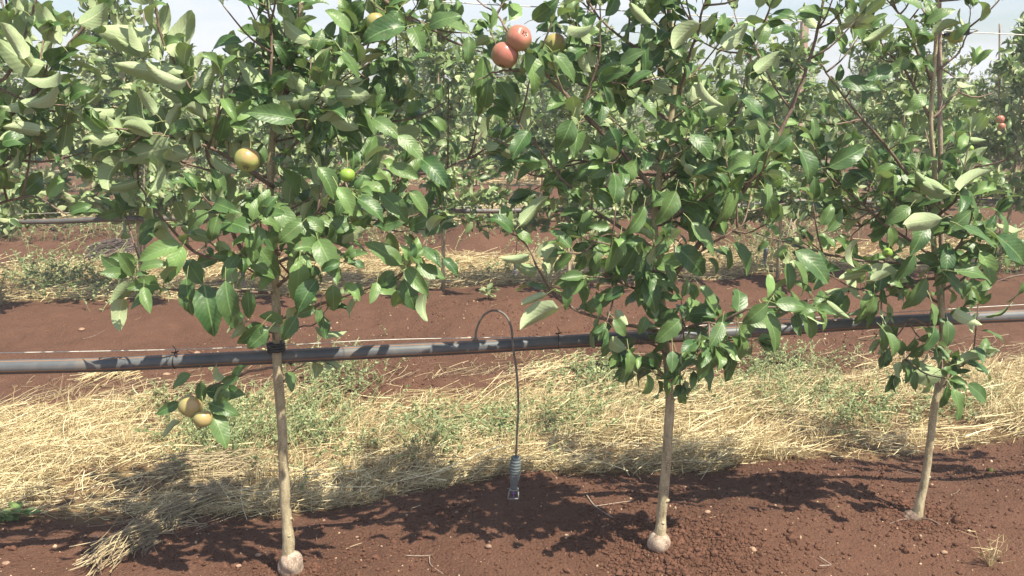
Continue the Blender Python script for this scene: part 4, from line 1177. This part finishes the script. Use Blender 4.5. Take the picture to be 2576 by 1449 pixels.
# ------------------------------------------------------------------ apples
def apple_mat(name, green, red, amount, axis_dir):
    m, nt, out = newmat(name)
    b = nd(nt, 'ShaderNodeBsdfPrincipled', Roughness=0.33)
    tc = nt.nodes.new('ShaderNodeTexCoord')
    no = nd(nt, 'ShaderNodeTexNoise', Scale=18.0, Detail=5.0, Roughness=0.6)
    nt.links.new(tc.outputs['Object'], no.inputs['Vector'])
    dt = nt.nodes.new('ShaderNodeVectorMath'); dt.operation = 'DOT_PRODUCT'
    nt.links.new(tc.outputs['Object'], dt.inputs[0]); dt.inputs[1].default_value = axis_dir
    no.inputs['Scale'].default_value = 38.0; no.inputs['Detail'].default_value = 8.0; no.inputs['Distortion'].default_value = 0.8
    v = mathn(nt, 'ADD', mathn(nt, 'MULTIPLY_ADD', dt.outputs['Value'], 16.0, amount-0.5), no.outputs['Fac'])
    r = ramp(nt, [(0.25, green), (0.85, red)])
    nt.links.new(v, r.inputs['Fac'])
    vo = nd(nt, 'ShaderNodeTexVoronoi', Scale=260.0); nt.links.new(tc.outputs['Object'], vo.inputs['Vector'])
    sp = mathn(nt, 'MULTIPLY', mathn(nt, 'LESS_THAN', vo.outputs['Distance'], 0.16), 0.4)
    nt.links.new(mixc(nt, sp, r.outputs['Color'], (0.6, 0.5, 0.3)), b.inputs['Base Color'])
    b.inputs['Subsurface Weight'].default_value = 0.05
    nt.links.new(b.outputs[0], out.inputs['Surface'])
    return m
AM = {'red': apple_mat('apple_red', (0.42, 0.33, 0.15), (0.47, 0.17, 0.125), 0.66, (0.3, -0.3, 0.5)),
      'blush': apple_mat('apple_blush', (0.34, 0.42, 0.12), (0.45, 0.20, 0.12), 0.32, (0.3, -0.2, 0.6)),
      'peach': apple_mat('apple_peach', (0.37, 0.35, 0.13), (0.44, 0.26, 0.13), 0.30, (0.5, -0.2, 0.3)),
      'green': apple_mat('apple_green', (0.24, 0.40, 0.06), (0.36, 0.46, 0.08), 0.3, (0.3, 0, 0.5))}

def apple(c, r, axis, mat, label, hang=0.03):
    """axis points from stalk end to blossom end"""
    axis = Vector(axis).normalized()
    t = thing('apple', label, 'apple', c, 'apples on the trees')
    q = Vector((0, 0, -1)).rotation_difference(axis)
    n, m_ = 26, 32
    lump = (c[0]*37+c[2]*91) % 6.28
    V = []
    for i in range(n):
        a = math.pi*i/(n-1)
        # lathe profile with dimples at both ends, a little wider towards the stalk
        rr_ = r*(math.sin(a)**0.92)*(1+0.05*math.cos(a))
        z = r*0.93*math.cos(a) - r*0.30*math.exp(-(math.sin(a)/0.30)**2)*(1 if a < math.pi/2 else -0.62)
        for j in range(m_):
            p = 2*math.pi*j/m_
            k = 1+0.03*math.cos(5*p+lump)*(0.5-0.5*math.cos(a))+0.035*math.cos(p+lump*2)+0.02*math.cos(2*p-lump)*math.sin(a*2)
            V.append((rr_*k*math.cos(p), rr_*k*math.sin(p), z))
    V = [tuple(q @ Vector(v)) for v in V]
    Q = [(i*m_+j, (i+1)*m_+j, (i+1)*m_+(j+1) % m_, i*m_+(j+1) % m_) for i in range(n-1) for j in range(m_)]
    mb = MB(); mb.add(V, Q)
    o = mb.build('flesh', AM[mat]); o.parent = t
    mb = MB()
    s0 = q @ Vector((0, 0, r*0.62)); s1 = q @ Vector((0.003, 0, r*1.05)) + Vector((0, 0, hang*0.3)); s2 = s1*0.9+Vector((0, 0.0, hang))
    tube(mb, smooth_path([tuple(s0), tuple(s1), tuple(s2)], 8), 0.0014, 6)
    o = mb.build('stalk', M['petiole']); o.parent = t
    mb = MB()
    for j in range(5):
        p = 2*math.pi*j/5
        a0 = q @ Vector((0.002*math.cos(p), 0.002*math.sin(p), -r*0.70)); a1 = q @ Vector((0.006*math.cos(p), 0.006*math.sin(p), -r*0.84)); a2 = q @ Vector((0.0085*math.cos(p), 0.0085*math.sin(p), -r*0.80))
        tube(mb, np.array([a0, a1, a2]), [0.0016, 0.0013, 0.0005], 5)
    o = mb.build('calyx', M['twig']); o.parent = t
    return t
apple(P(1270, 139, Y2-0.20), 0.0335, (-0.3, -0.25, -1), 'red', 'large red apple, lower left of the touching pair at the top')
apple(P(1307, 96, Y2-0.21), 0.0315, (0.45, -0.75, 0.35), 'red', 'pinkish red apple with its calyx facing us, upper right of the top pair')
apple(P(1396, 112, Y2-0.02), 0.030, (0.2, -0.4, -1), 'blush', 'orange-green apple half hidden by a leaf right of the red pair')
apple(P(945, 56, Y1-0.03), 0.0245, (0.1, -0.3, -1), 'blush', 'small yellow and red apple near the top above the first tree')
apple(P(623, 402, Y1-0.24), 0.0295, (0.0, -0.75, -0.75), 'blush', 'round green-yellow apple among pale leaves left of the first trunk')
apple(P(873, 441, Y1-0.18), 0.0185, (0.1, -0.2, -1), 'green', 'small bright green apple right of the first tree trunk')
apple(P(478, 1022, Y1-0.13), 0.0315, (-0.45, -0.5, -0.8), 'peach', 'larger peach yellow apple of the low pair under the pipe')
apple(P(511, 1054, Y1-0.15), 0.0250, (0.15, -0.3, -1), 'peach', 'smaller yellow apple, lower right of the pair under the pipe')
apple(P(2232, 636, Y3-0.14), 0.0145, (-0.3, -0.6, -0.6), 'green', 'small green apple among the leaves of the third front tree')
apple(P(2404, 92, Y3+0.03), 0.022, (0.2, -0.3, -1), 'blush', 'pale apple hanging just under the black clip at upper right')
apple(P(2516, 300, 6.75), 0.032, (0.2, -0.3, -1), 'red', 'pink apple, upper of two in the second-row tree at right edge')
apple(P(2519, 318, 6.74), 0.028, (0.2, -0.3, -1), 'red', 'pink apple, lower of two in the second-row tree at right edge')
apple(P(1840, 350, 6.3), 0.028, (0.2, -0.3, -1), 'blush', 'small yellowish apple deep in the second row left of the wooden post')
apple(P(2440, 374, 6.4), 0.026, (0.2, -0.3, -1), 'green', 'small yellow-green apple in the second row right of the bamboo stake')

# ------------------------------------------------------------------ straw, weeds, crumbs, stones
def scatter(n, x0, x1, y0, y1, rng, thr=0.5, inv=False):
    xs, ys = [], []
    tot = 0
    while tot < n:
        x = rng.uniform(x0, x1, n*2); y = rng.uniform(y0, y1, n*2)
        m = strawmask(x, y)
        if inv: m = 1-m
        hole = sstep(-0.26, -0.02, vnoise(x*2.6, y*2.6, 71)+0.5*vnoise(x*7, y*7, 72))
        k = rng.random(n*2) < np.where(m > thr, 0.15+0.85*hole, m*0.15-0.002)
        xs.append(x[k]); ys.append(y[k]); tot += int(k.sum())
    return np.concatenate(xs)[:n], np.concatenate(ys)[:n]

def lay_straw(mb, x, y, L, r, rng, lift, tilt, k=5, ang=None, bend=0.25):
    n = len(x)
    a = rng.uniform(0, math.pi, n) if ang is None else ang
    d = np.stack([np.cos(a), np.sin(a)], 1)
    s = np.linspace(-0.5, 0.5, k)
    px = x[:, None]+d[:, :1]*L[:, None]*s[None]
    py = y[:, None]+d[:, 1:]*L[:, None]*s[None]
    b = rng.normal(0, bend, n)[:, None]*L[:, None]*(s[None]**2)
    px += -d[:, 1:]*b; py += d[:, :1]*b
    z0 = gz(px, py, False)
    # straws lie as stiff stalks: follow the ground only loosely
    zz = 0.5*z0+0.5*z0.mean(1, keepdims=True)
    zz = np.maximum(zz, z0+0.001)+lift[:, None]+(tilt[:, None]*L[:, None])*(s[None]+0.5)
    zz += -np.abs(rng.normal(0, 0.10, n))[:, None]*L[:, None]*(s[None]**2)*0.5
    zz = np.maximum(zz, z0+0.001)
    strands(mb, np.stack([px, py, zz], -1), r)

def straw_strip(k, n1, n2, x0, x1, rscale=1.0, seed=0, label=''):
    rng = np.random.default_rng(seed)
    y0, y1 = ROW0+k*ROWD+SLOPE*x0, ROW0+k*ROWD+2.1+SLOPE*x1
    mb = MB()
    # long stalks
    x, y = scatter(n1, x0, x1, y0, y1, rng)
    th = vnoise(x*2.2, y*2.2, 41+k)+0.5
    L = rng.uniform(0.05, 0.22, n1)*(0.8+0.3*rscale)
    ang = np.where(rng.random(n1) < 0.4, rng.normal(0.2, 0.6, n1), rng.uniform(0, math.pi, n1)) + vnoise(x*1.7, y*1.7, 61)*1.6
    lay_straw(mb, x, y, L, 0.00085*rscale*rng.uniform(0.7, 1.5, n1), rng, rng.uniform(0, 0.075, n1)*(0.2+1.2*th), rng.normal(0, 0.16, n1), ang=ang)
    # a few broad stalks
    nb_ = n1//40
    x, y = scatter(nb_, x0, x1, y0, y1, rng)
    lay_straw(mb, x, y, rng.uniform(0.10, 0.34, nb_), 0.0021*rscale**0.5*rng.uniform(0.7, 1.3, nb_), rng, rng.uniform(0.01, 0.07, nb_), rng.normal(0, 0.12, nb_), ang=rng.normal(0.1, 0.8, nb_))
    # short bits
    x, y = scatter(n2, x0, x1, y0, y1, rng)
    th = vnoise(x*2.2, y*2.2, 41+k)+0.5
    L = rng.uniform(0.025, 0.09, n2)*(0.7+0.4*rscale)
    lay_straw(mb, x, y, L, 0.0008*rscale*rng.uniform(0.7, 1.6, n2), rng, rng.uniform(0, 0.03, n2)*(0.4+th), rng.normal(0, 0.3, n2), k=3)
    # tufts of standing stubble
    nt_ = int(420 if k == 0 else 130)
    tx, ty = scatter(nt_, x0, x1, y0, y1, rng, 0.8)
    m = 22
    bx = np.repeat(tx, m)+rng.normal(0, 0.02, nt_*m); by = np.repeat(ty, m)+rng.normal(0, 0.02, nt_*m)
    a = rng.uniform(0, 6.28, nt_*m); sp = rng.uniform(0.1, 0.8, nt_*m); H = np.repeat(rng.uniform(0.05, 0.15, nt_), m)*rng.uniform(0.5, 1.1, nt_*m)
    s = np.linspace(0, 1, 4)
    PT = np.stack([bx[:, None]+np.cos(a)[:, None]*H[:, None]*sp[:, None]*s[None]**1.5, by[:, None]+np.sin(a)[:, None]*H[:, None]*sp[:, None]*s[None]**1.5,
                   gz(bx, by, False)[:, None]+H[:, None]*s[None]*(1-0.25*s[None]*sp[:, None])], -1)
    strands(mb, PT, np.repeat((0.0011*rscale*np.array([1, 0.9, 0.7, 0.3]))[None], len(PT), 0))
    return tag(mb.build('straw', M['straw'], smooth=False), label, 'straw', kind='stuff')

straw_strip(0, 15000, 42000, -2.4, 3.2, 1.0, 1, 'thick layer of loose pale straw between the first two tree rows')
straw_strip(1, 9000, 14000, -5.0, 6.5, 1.7, 2, 'straw layer behind the second row of trees')
straw_strip(2, 5000, 6000, -8.0, 9.5, 2.6, 3, 'straw layer behind the third row of trees')
straw_strip(3, 3500, 3500, -11.0, 12.5, 3.6, 4, 'straw layer behind the fourth row of trees')

def stray_straw():
    rng = np.random.default_rng(9)
    mb = MB(); n = 110
    x = rng.uniform(-2.4, 3.2, n); y = rng.uniform(1.9, 6.3, n)+SLOPE*x*0.5
    lay_straw(mb, x, y, rng.uniform(0.01, 0.07, n), 0.0009*rng.uniform(0.6, 1.3, n), rng, rng.uniform(0.001, 0.003, n), np.abs(rng.normal(0, 0.03, n)))
    # a denser spill between the rows on the far side of the strip
    n = 700
    x = rng.uniform(-2.6, 3.6, n); y = ROW0+SLOPE*x+1.95+np.abs(rng.normal(0, 0.16, n))
    lay_straw(mb, x, y, rng.uniform(0.05, 0.2, n), 0.0011*rng.uniform(0.7, 1.5, n), rng, rng.uniform(0.001, 0.01, n), np.abs(rng.normal(0, 0.06, n)))
    tag(mb.build('scattered_straw', M['straw_grey'], smooth=False), 'stray straws scattered over the bare red soil', 'straw', kind='stuff')
stray_straw()

def dry_brush():
    rng = np.random.default_rng(88)
    P_ = []
    for u, v, ru, rv, n, H in ((1560, 1080, 170, 60, 700, 0.10), (80, 1160, 200, 90, 800, 0.10), (600, 1170, 140, 50, 420, 0.11), (2050, 1100, 250, 40, 500, 0.08), (300, 1000, 250, 40, 300, 0.07), (2400, 960, 200, 70, 500, 0.09), (900, 1180, 200, 30, 300, 0.07), (1350, 900, 120, 20, 120, 0.09)):
        for _ in range(n//6):
            g = G(u+rng.normal(0, ru*0.5), v+rng.normal(0, rv*0.5)); hh = H*rng.uniform(0.4, 1.2)
            for _ in range(6):
                d = np.array([rng.normal(0, 0.6), rng.normal(0, 0.5), 1.0]); d /= np.linalg.norm(d); h = hh*rng.uniform(0.5, 1.1)
                k = g+d*h*0.55; e = k+(d+rng.normal(0, 0.5, 3))*h*0.5
                P_.append([g, (g+k)/2, k, e])
    mb = MB(); strands(mb, np.array(P_), np.repeat(np.array([[0.0009, 0.0008, 0.0007, 0.0004]]), len(P_), 0))
    tag(mb.build('dry_weeds', M['brush'], smooth=False), 'thin brown dry weeds standing up through the straw', 'dry weeds', kind='stuff')
M['brush'] = straw_mat('dry_weed_stalk', [(0.0, (0.16, 0.10, 0.05)), (0.5, (0.36, 0.26, 0.14)), (1.0, (0.60, 0.49, 0.29))])
dry_brush()

def weeds(k, patches, label, size=1.0, seed=0):
    """low feathery weeds: thin stems with tiny leaves"""
    rng = np.random.default_rng(seed)
    ms = MB(); BL = []; DL = []; NL = []; LL = []
    for (u, v, ru, rv, n, H) in patches:
        n = int(n*(0.58 if k == 0 else 0.5))
        du = rng.normal(0, 1, n)*ru*0.5; dv = rng.normal(0, 1, n)*rv*0.5
        for a, b in zip(du, dv):
            g = G(u+a, v+b)
            h = H*rng.uniform(0.5, 1.5)*size
            dirn = rng.normal(0, 0.55, 2)
            s = np.linspace(0, 1, 5)[:, None]
            pts = g+np.concatenate([dirn[None]*h*s**1.3, h*s*(1-0.25*s)], 1)
            ms_list.append(pts)
            m = int(13+rng.integers(0, 9))
            q = rng.uniform(0.15, 1, m)
            i = np.minimum((q*4).astype(int), 3); f = (q*4-i)[:, None]
            BL.append(pts[i]*(1-f)+pts[i+1]*f)
            DL.append(rng.normal(0, 1, (m, 3))*[1, 1, 0.5]+[0, 0, 0.35]); NL.append(rng.normal(0, 0.4, (m, 3))+[0.1, -0.2, 1]); LL.append(rng.uniform(0.008, 0.021, m)*size)
    PT = np.array(ms_list)
    BL, DL, NL, LL = map(np.concatenate, (BL, DL, NL, LL)); n = len(BL)
    mb = MB(); leaves(mb, BL, DL, NL, LL, LL*rng.uniform(0.35, 0.6, n), rng.uniform(-0.2, 0.8, n), rng.uniform(0, 0.4, n), np.full(n, 0.03), 4, 3, rng=rng, teeth=0)
    me_l = mb.build('weeds', M['weed'])
    mb2 = MB(); strands(mb2, PT, np.full(len(PT), 0.0009*size))
    st = mb2.build('weed_stems', M['stem_green'], me_l, smooth=False)
    tag(me_l, label, 'weeds', kind='stuff')
ms_list = []
weeds(0, [(780, 1060, 180, 120, 480, 0.13), (560, 1110, 140, 70, 520, 0.15), (850, 960, 100, 60, 160, 0.16), (1080, 1110, 130, 60, 330, 0.11), (1260, 1090, 110, 50, 260, 0.12), (1420, 1080, 110, 50, 260, 0.13),
          (1500, 950, 130, 60, 320, 0.09), (1650, 1010, 220, 70, 300, 0.08), (1960, 990, 150, 70, 330, 0.14), (2170, 1050, 160, 60, 260, 0.12), (1960, 930, 170, 50, 260, 0.1), (2440, 1010, 180, 60, 200, 0.08), (400, 1010, 100, 40, 60, 0.06)],
      'low green feathery weeds growing through the straw behind the front row', 1.0, 31)
ms_list = []
weeds(1, [(150, 720, 170, 40, 330, 0.15), (320, 720, 100, 40, 120, 0.12), (930, 590, 220, 30, 260, 0.22), (1130, 575, 200, 25, 160, 0.18), (1260, 700, 160, 25, 60, 0.08), (1940, 660, 130, 40, 200, 0.25), (60, 600, 120, 20, 120, 0.18), (280, 590, 140, 20, 160, 0.18), (1430, 640, 120, 30, 80, 0.12), (2000, 585, 220, 20, 160, 0.2), (2560, 680, 90, 30, 80, 0.2), (2400, 600, 300, 20, 140, 0.2)],
      'green weeds standing between the second and third tree rows', 1.7, 32)

def crumbs():
    rng = np.random.default_rng(12)
    n = 16000
    x = rng.uniform(-1.9, 2.4, n*3); y = rng.uniform(2.05, 5.9, n*3)+SLOPE*x
    m = (1-strawmask(x, y))*np.exp(-np.maximum(y-3.2, 0)*0.28)*(0.25+1.5*np.maximum(vnoise(x*4, y*4, 30)+0.15, 0))
    k = rng.random(n*3) < m; x, y = x[k][:n], y[k][:n]
    for c, rad, num in ((b1, 0.16, 900), (b2, 0.24, 2200), (b3, 0.2, 1100), (G(1750, 1425), 0.22, 1500), (G(1130, 1290), 0.08, 200), (G(1850, 1390), 0.3, 900)):
        a = rng.uniform(0, 6.28, num); q = rad*np.abs(rng.normal(0.12, 0.55, num))+0.03
        x = np.concatenate([x, c[0]+q*np.cos(a)]); y = np.concatenate([y, c[1]+q*np.sin(a)*0.8])
    n = len(x)
    r = rng.gamma(2.2, 0.0012, n)+0.001
    ico = np.array([(0, 0, 1), (0.9, 0, 0.35), (0.28, 0.85, 0.35), (-0.72, 0.53, 0.35), (-0.72, -0.53, 0.35), (0.28, -0.85, 0.35), (0.75, 0.5, -0.4), (-0.3, 0.85, -0.4), (-0.9, 0, -0.4), (-0.3, -0.85, -0.4), (0.75, -0.5, -0.4)])
    T = []
    for i in range(5):
        j = (i+1) % 5; T += [(0, 1+i, 1+j), (1+i, 6+i, 1+j), (1+j, 6+i, 6+j)]
    V = ico[None]*r[:, None, None]*(1+rng.uniform(-0.25, 0.25, (n, 11, 1)))*rng.uniform(0.7, 1.2, (n, 1, 3))
    V = V+np.stack([x, y, gz(x, y)+r*0.35], -1)[:, None]
    Tn = (np.array(T)[None]+(np.arange(n)*11)[:, None, None]).reshape(-1, 3)
    mb = MB(); mb.add(V.reshape(-1, 3), None, Tn)
    tag(mb.build('soil_crumbs', M['crumb'], smooth=False), 'loose crumbs of red earth on the soil bank', 'soil', kind='stuff')
    n = 1900
    x = rng.uniform(-1.9, 2.4, n*3); y = rng.uniform(2.05, 5.9, n*3)+SLOPE*x
    k = rng.random(n*3) < (1-strawmask(x, y)); x, y = x[k][:n], y[k][:n]; n = len(x)
    r = rng.gamma(1.6, 0.0011, n)+0.0009
    V = ico[None]*r[:, None, None]*(1+rng.uniform(-0.2, 0.2, (n, 11, 1)))*rng.uniform(0.6, 1.3, (n, 1, 3))
    V = V+np.stack([x, y, gz(x, y)+r*0.3], -1)[:, None]
    Tn = (np.array(T)[None]+(np.arange(n)*11)[:, None, None]).reshape(-1, 3)
    mb = MB(); mb.add(V.reshape(-1, 3), None, Tn)
    tag(mb.build('grit', simple('pale_grit', (0.42, 0.30, 0.19), 0.85, 0.4, 60), smooth=False), 'fine pale grit sprinkled over the red soil', 'grit', kind='stuff')
crumbs()

stones = [(925, 1240, 17, 'largest tan stone at the straw edge right of the first trunk'), (1228, 1376, 10, 'oval tan stone in front of the sprinkler shadow'), (900, 1352, 8, 'small pale stone right of the first trunk foot'),
          (540, 1372, 8, 'upper of two tan stones left of the first trunk'), (650, 1398, 9, 'tan stone close to the left side of the first trunk foot'), (600, 1425, 8, 'flat tan stone near the bottom edge left of the first trunk'),
          (1745, 1308, 8, 'tan stone just right of the second trunk foot'), (1780, 1290, 10, 'brown-yellow stone right of the second tree in the shadow'), (1893, 1384, 12, 'broken pale stone below the finger-shaped leaf shadows'),
          (15, 1418, 9, 'orange-tan stone in the bottom left corner'), (1630, 1308, 7, 'small stone just left of the second trunk foot'), (2375, 1391, 9, 'reddish stone below the third trunk'),
          (2330, 1198, 7, 'small stone left of the bottom right dry sprig, near the third tree'), (1150, 1290, 6, 'pale stone left of the sprinkler nozzle'), (500, 1000, 13, 'stone half hidden in the soil behind the low apples'),
          (815, 1310, 5, 'tiny pale stone beside the pipe shadow'), (420, 945, 12, 'brown stone under the pipe at left'), (205, 830, 9, 'flat stone on the middle soil strip at left'), (495, 890, 10, 'pale stone on the soil just behind the front pipe'), (1262, 878, 9, 'brown stone on the soil beside the arched tube'),
          (20, 680, 9, 'orange stone on the soil near the left edge behind the second row'), (1180, 850, 7, 'small brown stone behind the front pipe')]
for i, (u, v, rp, lab) in enumerate(stones):
    g = G(u, v); r = rp*0.72/FPX*np.linalg.norm(g-[0, 0, CAM_H])
    mb = MB(); rng = np.random.default_rng(i)
    blob(mb, g+[0, 0, r*0.2], r, i, n=(12, 16), amp=0.14, sq=(1.15, rng.uniform(0.7, 1.0), rng.uniform(0.5, 0.7)), freq=2.6)
    tag(mb.build('stone', M['stone']), lab, 'stone', 'stones on the soil')

# bunch of long straws pulled out onto the soil at left
def bunch(name, u0, v0, u1, v1, n, spread, Lr, label, cat, mat, seed, lift=0.05, r=0.0012):
    rng = np.random.default_rng(seed)
    a, b = G(u0, v0), G(u1, v1)
    d = (b-a)[:2]; L = np.linalg.norm(d); ang0 = math.atan2(d[1], d[0])
    t = rng.beta(1.6, 1.6, n); off = rng.normal(0, spread, n)*(0.4+1.2*np.sin(math.pi*t))
    x = a[0]+d[0]*t-math.sin(ang0)*off; y = a[1]+d[1]*t+math.cos(ang0)*off
    mb = MB()
    lay_straw(mb, x, y, rng.uniform(*Lr, n), r*rng.uniform(0.6, 1.4, n), rng, rng.uniform(0.0, lift, n)*np.exp(-(off/spread)**2), rng.normal(0, 0.08, n), ang=rng.normal(ang0, 0.30, n), bend=0.5, k=6)
    return tag(mb.build(name, M[mat], smooth=False), label, cat)
bunch('straw_bunch', 240, 1430, 545, 1255, 560, 0.026, (0.06, 0.26), 'bundle of long straws trailing diagonally over the soil left of the first trunk', 'straw bundle', 'straw_grey', 61, 0.07)
bunch('straw_tuft', 420, 1200, 640, 1180, 600, 0.06, (0.05, 0.18), 'brushy tuft of grey-brown straw under the low apples', 'straw tuft', 'straw_grey', 62, 0.09)
bunch('prunings_heap', 245, 643, 320, 628, 420, 0.07, (0.08, 0.30), 'dark heap of pruned twigs on the soil near the left edge', 'twig heap', 'twigs_dark', 63, 0.12, 0.0028)
bunch('straw_bunch', 1340, 960, 1460, 905, 240, 0.06, (0.06, 0.22), 'small fan of straw on the soil just under the front pipe right of the sprinkler', 'straw bundle', 'straw', 64, 0.04)
bunch('straw_bunch', 230, 960, 330, 925, 160, 0.05, (0.06, 0.24), 'few long straws leaning under the pipe at left', 'straw bundle', 'straw', 65, 0.04)

def stick(pix, r, label, mat='twig', lift=0.006):
    pts = [G(u, v)+[0, 0, lift] for u, v in pix]
    path = smooth_path(pts, 4*len(pts)); mb = MB(); tube(mb, path, np.linspace(r, r*0.5, len(path)), 6)
    tag(mb.build('twig', M[mat]), label, 'twig', 'twigs lying on the soil')
stick([(1476, 1250), (1500, 1280), (1560, 1318)], 0.0028, 'bent grey twig on the soil left of the second trunk', 'stake')
stick([(1495, 1278), (1560, 1268), (1590, 1264)], 0.002, 'thin pale twig crossing the bent twig left of the second trunk', 'stake')
stick([(2252, 1184), (2310, 1198), (2378, 1210)], 0.0026, 'reddish twig on the soil behind the third trunk')
stick([(2060, 1405), (2092, 1425)], 0.002, 'upper of two short pale sticks near the bottom right', 'stake')
stick([(2060, 1428), (2090, 1426)], 0.002, 'lower of two short pale sticks near the bottom right', 'stake')
stick([(1020, 1402), (1060, 1403), (1084, 1401)], 0.0018, 'thin straw-coloured stick near the bottom left of centre', 'stake')
stick([(1080, 1404), (1084, 1425), (1115, 1448)], 0.0015, 'thin bent stalk at the bottom edge left of centre', 'stake')
stick([(800, 1330), (796, 1362)], 0.002, 'short purple-brown stub right of the first trunk')
stick([(210, 855), (235, 848), (270, 830)], 0.003, 'brown twig on the middle soil strip at left')
stick([(1250, 648), (1290, 650), (1335, 646)], 0.004, 'pale branchy twig on the soil heap behind the second row')

def small_plant(u, v, n, L, label, mat, name='weed_plant', H=0.03, seed=0, cat='weed', width=0.5, up=0.4):
    rng = np.random.default_rng(seed)
    g = G(u, v)
    t = thing(name, label, cat, g)
    a = np.arange(n)*2.4+rng.uniform(-0.3, 0.3, n)
    bp = g+np.stack([rng.normal(0, L*0.25, n), rng.normal(0, L*0.25, n), rng.uniform(0.2, 1, n)*H], 1)
    D = np.stack([np.cos(a), np.sin(a), rng.uniform(0.0, up*2, n)], 1)
    Ls = L*rng.uniform(0.6, 1.1, n)
    mb = MB(); leaves(mb, bp, D, np.stack([0*a, -0.3+0*a, 1+0*a], 1)+rng.normal(0, 0.2, (n, 3)), Ls, Ls*width, rng.uniform(0.1, 0.9, n), rng.uniform(0.1, 0.4, n), np.full(n, 0.05), 7, 5, rng=rng)
    mb.build('leaves', M[mat], t)
    mb = MB(); strands(mb, np.stack([np.repeat(g[None], n, 0), (g+bp)/2+[0, 0, 0.003], bp], 1), np.full(n, 0.0013)); mb.build('stems', M['stem_green'], t)
small_plant(45, 1308, 14, 0.06, 'bright green leafy seedling on the soil edge at far left', 'leaf_bright', seed=1, H=0.03)
small_plant(5, 1312, 9, 0.05, 'bright green seedling cut by the left frame edge', 'leaf_bright', seed=2, H=0.02)
small_plant(1228, 752, 16, 0.07, 'small green weed in the shade on the soil above the arched tube', 'weed', seed=3, H=0.08)
small_plant(1485, 605, 12, 0.08, 'lone weed sprouting on the red soil heap behind the second row', 'weed', seed=4, H=0.12)
small_plant(780, 775, 12, 0.05, 'small weed on the soil behind the first trunk', 'weed', seed=6, H=0.05)

def dry_sprig(u, v, label, seed, H=0.09, n=14):
    rng = np.random.default_rng(seed); g = G(u, v)
    mb = MB()
    for i in range(n):
        d = np.array([rng.normal(0, 0.8), rng.normal(0, 0.4), 1.0]); d /= np.linalg.norm(d)
        h = H*rng.uniform(0.4, 1.1)
        p1 = g+d*h*0.5; p2 = g+d*h+np.array([rng.normal(0, 0.01), 0, 0])
        tube(mb, np.array([g+[0, 0, -0.004], p1, p2]), [0.0014, 0.0010, 0.0005], 4)
        for _ in range(3):
            q = p1+(p2-p1)*rng.random(); e = q+rng.normal(0, 0.35*h, 3)*[1, 0.5, 0.5]+[0, 0, 0.2*h]
            tube(mb, np.array([q, (q+e)/2, e]), [0.0008, 0.0007, 0.0004], 4)
    tag(mb.build('dry_sprig', M['straw'], smooth=False), label, 'dry plant')
dry_sprig(2490, 1425, 'dry straw-coloured sprig standing in the bottom right corner', 1, 0.11, 16)
dry_sprig(915, 935, 'thin dry weed standing behind the front pipe right of the first tree', 2, 0.12, 8)
dry_sprig(300, 690, 'dry brown sprig at the straw edge of the second row', 3, 0.2, 10)
mb = MB(); blob(mb, G(2493, 1187)+[0, 0, 0.006], 0.008, 4, n=(10, 14), amp=0.05, sq=(0.9, 1, 1.2))
tag(mb.build('fallen_fruitlet', AM['green']), 'tiny yellow-green fruitlet lying on the soil at right', 'fruitlet')

# ------------------------------------------------------------------ thin haze volume added to pale the far rows
mb = MB(); boxm(mb, (0, 190, 0.3), (260, 215, 3.0))
m_h, nt_h, out_h = newmat('haze')
vol = nt_h.nodes.new('ShaderNodeVolumePrincipled')
vol.inputs['Color'].default_value = (0.93, 0.96, 1.0, 1)
vol.inputs['Density'].default_value = 0.0055
vol.inputs['Anisotropy'].default_value = 0.0
nt_h.links.new(vol.outputs[0], out_h.inputs['Volume'])
tag(mb.build('haze', m_h, smooth=False), 'thin haze volume added to pale the far orchard rows', 'haze', kind='stuff')
